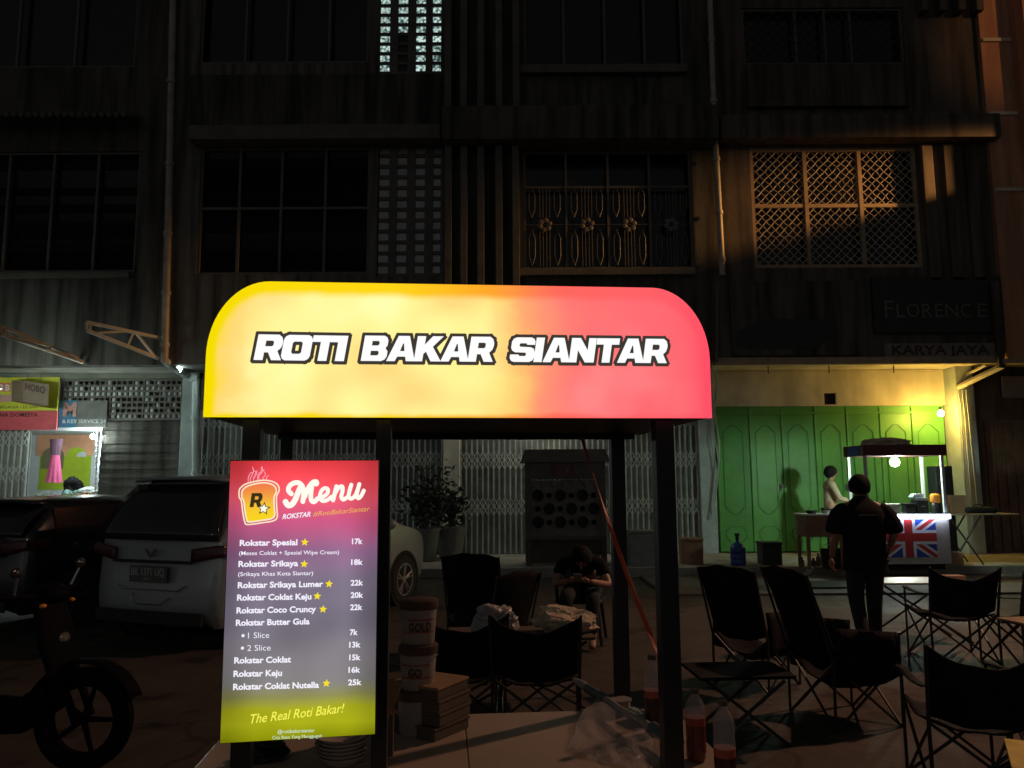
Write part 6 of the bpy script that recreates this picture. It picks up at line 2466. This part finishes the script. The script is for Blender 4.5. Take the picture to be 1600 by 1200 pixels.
    for s in (-1, 1):
        def tl(u, v):
            a = u
            x = h * (1.0 - .40 * (1 - a)) if a < .6 else h * (.84 + .172)
            if a < .6:
                xx = h * (.58 + .40 * a / .6)
                yy2 = -.012 + .06 * (xx / h) ** 2
            else:
                xx = h * .985 + .012
                yy2 = .06 + .30 * (a - .6) / .4
            z0_, z1_ = .86 + .06 * min(1, a / .6), 1.03
            zc2 = z0_ + (z1_ - z0_) * v - (.04 * (1 - min(1, a / .5)) * v)
            return Vector((s * xx, yy2 + max(0, zc2 - .95) * .1, zc2))
        MB().grid(tl, 10, 4).build('tail_light', 'tail_red', t_, smooth=60, solid=.01)
        MB().tube([(s * (h * .97), .655 * L_, belt + .03), (s * (h + .10), .655 * L_, belt + .06)], .02, 6).build('mirror_arm', 'black_plastic', t_)
        MB().ball((s * (h + .14), .65 * L_, belt + .08), (.10, .06, .075), 12, 8).build('wing_mirror', paint, t_, smooth=60)
        for yw in (.17 * L_, .795 * L_):
            ar = MB().lathe([(.375, h * 1.0), (.385, h * 1.008), (.33, h * 1.010), (.30, h * .93)], (0, yw, .33), 28, 'x')
            if s < 0:
                ar.v = [Vector((-q_.x, q_.y, q_.z)) for q_ in ar.v]
            ar.build('wheel_arch', 'void', t_, smooth=40)
            wh = MB().lathe([(.20, h * .80), (.315, h * .82), (.33, h * .86), (.33, h * .985), (.315, h * 1.012), (.215, h * 1.015), (.205, h * .98)], (0, yw, .33), 28, 'x')
            sp_ = MB()
            for k in range(5):
                a = k * 2 * PI / 5 + .3
                for da in (-.16, .16):
                    sp_.tube([(h * .985, yw + .03 * math.cos(a), .33 + .03 * math.sin(a)), (h * 1.01, yw + .205 * math.cos(a + da), .33 + .205 * math.sin(a + da))], [.020, .012], 5)
            sp_.lathe([(.05, h * .96), (.045, h * 1.01), (0, h * 1.012)], (0, yw, .33), 12, 'x')
            sp_.lathe([(.212, h * .97), (.218, h * 1.018), (.200, h * 1.018), (.196, h * .97)], (0, yw, .33), 28, 'x', True)
            for q2 in (wh, sp_):
                if s < 0:
                    q2.v = [Vector((-q_.x, q_.y, q_.z)) for q_ in q2.v]
            wo_ = wh.build('wheel', 'tyre', t_, smooth=40)
            sp_.build('rim', rim, wo_, smooth=40)
    bar_ = MB().grid(lambda u, v: Vector(((2 * u - 1) * h * .60, -.02 + .06 * ((2 * u - 1) * .6) ** 2, .845 + .03 * v)), 12, 1)
    bar_.build('trim_bar', 'black_plastic', t_, solid=.012)
    MB().grid(lambda u, v: Vector(((2 * u - 1) * h * .80, -.052 + .05 * ((2 * u - 1) * .8) ** 2, .27 + .12 * v)), 12, 2).build('lower_bumper', 'black_plastic', t_, solid=.02)
    if plate:
        pl = MB().box(-.24, .24, -.035, -.015, .66, .82).build('number_plate', 'plate_black', t_, bevel=.004)
        l_ = MB()
        write(l_, 'BK 1371 UQ', Vector((-.215, -.037, .725)), Vector((.215, -.037, .725)), (0, 0, 1), .072, (0, 0, 0), .012)
        write(l_, '08.27', Vector((-.05, -.037, .68)), Vector((.05, -.037, .68)), (0, 0, 1), .026, (0, 0, 0), .0)
        l_.build('plate_lettering', 'plate_text', pl)
        em = MB()                                       # winged badge
        em.prism([(0, .93), (.055, .985), (.085, .985), (.03, .915), (0, .895), (-.03, .915), (-.085, .985), (-.055, .985)], -.012, .0)
        em.build('badge', 'chrome', t_)
        if details:
            dn = MB()                                   # dents' creases below the plate
            dn.tube([(-.16, -.034, .56), (-.20, -.037, .50), (-.12, -.037, .45), (.16, -.037, .45), (.30, -.034, .52)], .006, 6)
            dn.tube([(-.44, .004, .62), (-.36, -.004, .585), (.36, -.004, .585), (.46, .004, .64)], .007, 6)
            dn.build('crease', 'chrome', t_, smooth=60)
    return t_


A_h = R(22)
car('parked_car', 'silver people carrier parked nose-in, seen from behind left of the menu board', (-3.6, 8.0, 0), -A_h, 4.45, 1.74, 1.72, 'silver_paint')
car('parked_car', 'dark car parked further left, its roof below the clothes stall', (-6.05, 8.9, 0), -A_h, 4.3, 1.50, 1.70, 'dark_car', False, 'car', True, False, 'black_metal')

# ================================================================== MOTORBIKE
Yb = 4.75
q = P(150, 1090, Yb)
mk_ = thing('motorbike', 'dark motor scooter parked at the lower left corner, only glints showing', 'motorbike', (q.x - .66, Yb, 0), R(-4))
# x forward, wheels in the x-z plane
for x in (-.62, .62):
    wv = MB().lathe([(.20, -.045), (.255, -.05), (.285, -.025), (.285, .025), (.255, .05), (.20, .045)], (x, 0, .285), 28, 'y', True).build('wheel', 'bike_black', mk_, smooth=40)
    r_ = MB()
    for k in range(5):
        a = k * 2 * PI / 5
        r_.tube([(x, 0, .285), (x + .2 * math.cos(a), 0, .285 + .2 * math.sin(a))], [.02, .012], 5)
    r_.lathe([(.185, -.02), (.205, -.02), (.205, .02), (.185, .02)], (x, 0, .285), 24, 'y', True)
    r_.build('rim', 'bike_black', wv, smooth=40)
for s in (-1, 1):
    MB().tube([(.62, s * .075, .285), (.40, s * .075, .80)], .022, 8).build('fork', 'bike_black', mk_, smooth=40)
MB().grid(lambda u, v: Vector((.62 + .335 * math.cos(2.6 - 2.2 * u), (v - .5) * .13, .285 + .335 * math.sin(2.6 - 2.2 * u) - .02 * abs(v - .5))), 14, 4).build('front_fender', 'bike_black', mk_, smooth=60, solid=.008)
MB().grid(lambda u, v: Vector((.52 - .16 * v - .05 * math.cos(PI * (u - .5)) * -1, (u - .5) * (.34 - .14 * abs(v - .55)), .45 + .52 * v)), 10, 8).build('front_fairing', 'bike_black', mk_, smooth=60, solid=.012)
MB().tube([(.45, 0, .42), (.25, 0, .30), (-.05, 0, .30), (-.25, 0, .42)], [.09, .10, .12, .12], 10).build('floor_frame', 'bike_black', mk_, smooth=60)
MB().grid(lambda u, v: Vector((-.15 - .75 * u, (v - .5) * (.30 - .12 * u), .52 + .20 * math.sin(PI * v) + .14 * u)), 10, 8).build('tail_body', 'bike_black', mk_, smooth=60, solid=.01)
MB().grid(lambda u, v: Vector((-.08 - .70 * u, (v - .5) * .27, .74 + .05 * math.sin(PI * v) + .05 * u)), 8, 6).build('seat', 'black_cloth', mk_, smooth=60, solid=.03)
MB().ball((.44, 0, .72), (.05, .085, .06), 12, 8).build('headlight', 'bottle_clear', mk_, smooth=60)
MB().tube([(.30, -.34, 1.0), (.36, -.14, .98), (.38, 0, .96), (.36, .14, .98), (.30, .34, 1.0)], .016, 8).build('handlebar', 'bike_black', mk_, smooth=60)
MB().ball((.38, 0, .98), (.09, .11, .06), 12, 8).build('cowl', 'bike_black', mk_, smooth=60)
for s in (-1, 1):
    MB().ball((.42, s * .13, .93), (.018, .022, .013), 10, 6).build('indicator', 'orange_plastic', mk_, smooth=60)
    mr = MB().tube([(.33, s * .25, 1.0), (.36, s * .28, 1.10)], .007, 6).build('mirror_arm', 'steel', mk_)
    MB().ball((.36, s * .29, 1.13), (.015, .05, .03), 12, 8).build('mirror', 'car_glass', mr, smooth=60)
MB().tube([(-.30, -.13, .26), (-.60, -.16, .30), (-.82, -.16, .36)], [.03, .05, .045], 10).build('exhaust', 'steel', mk_, smooth=60)
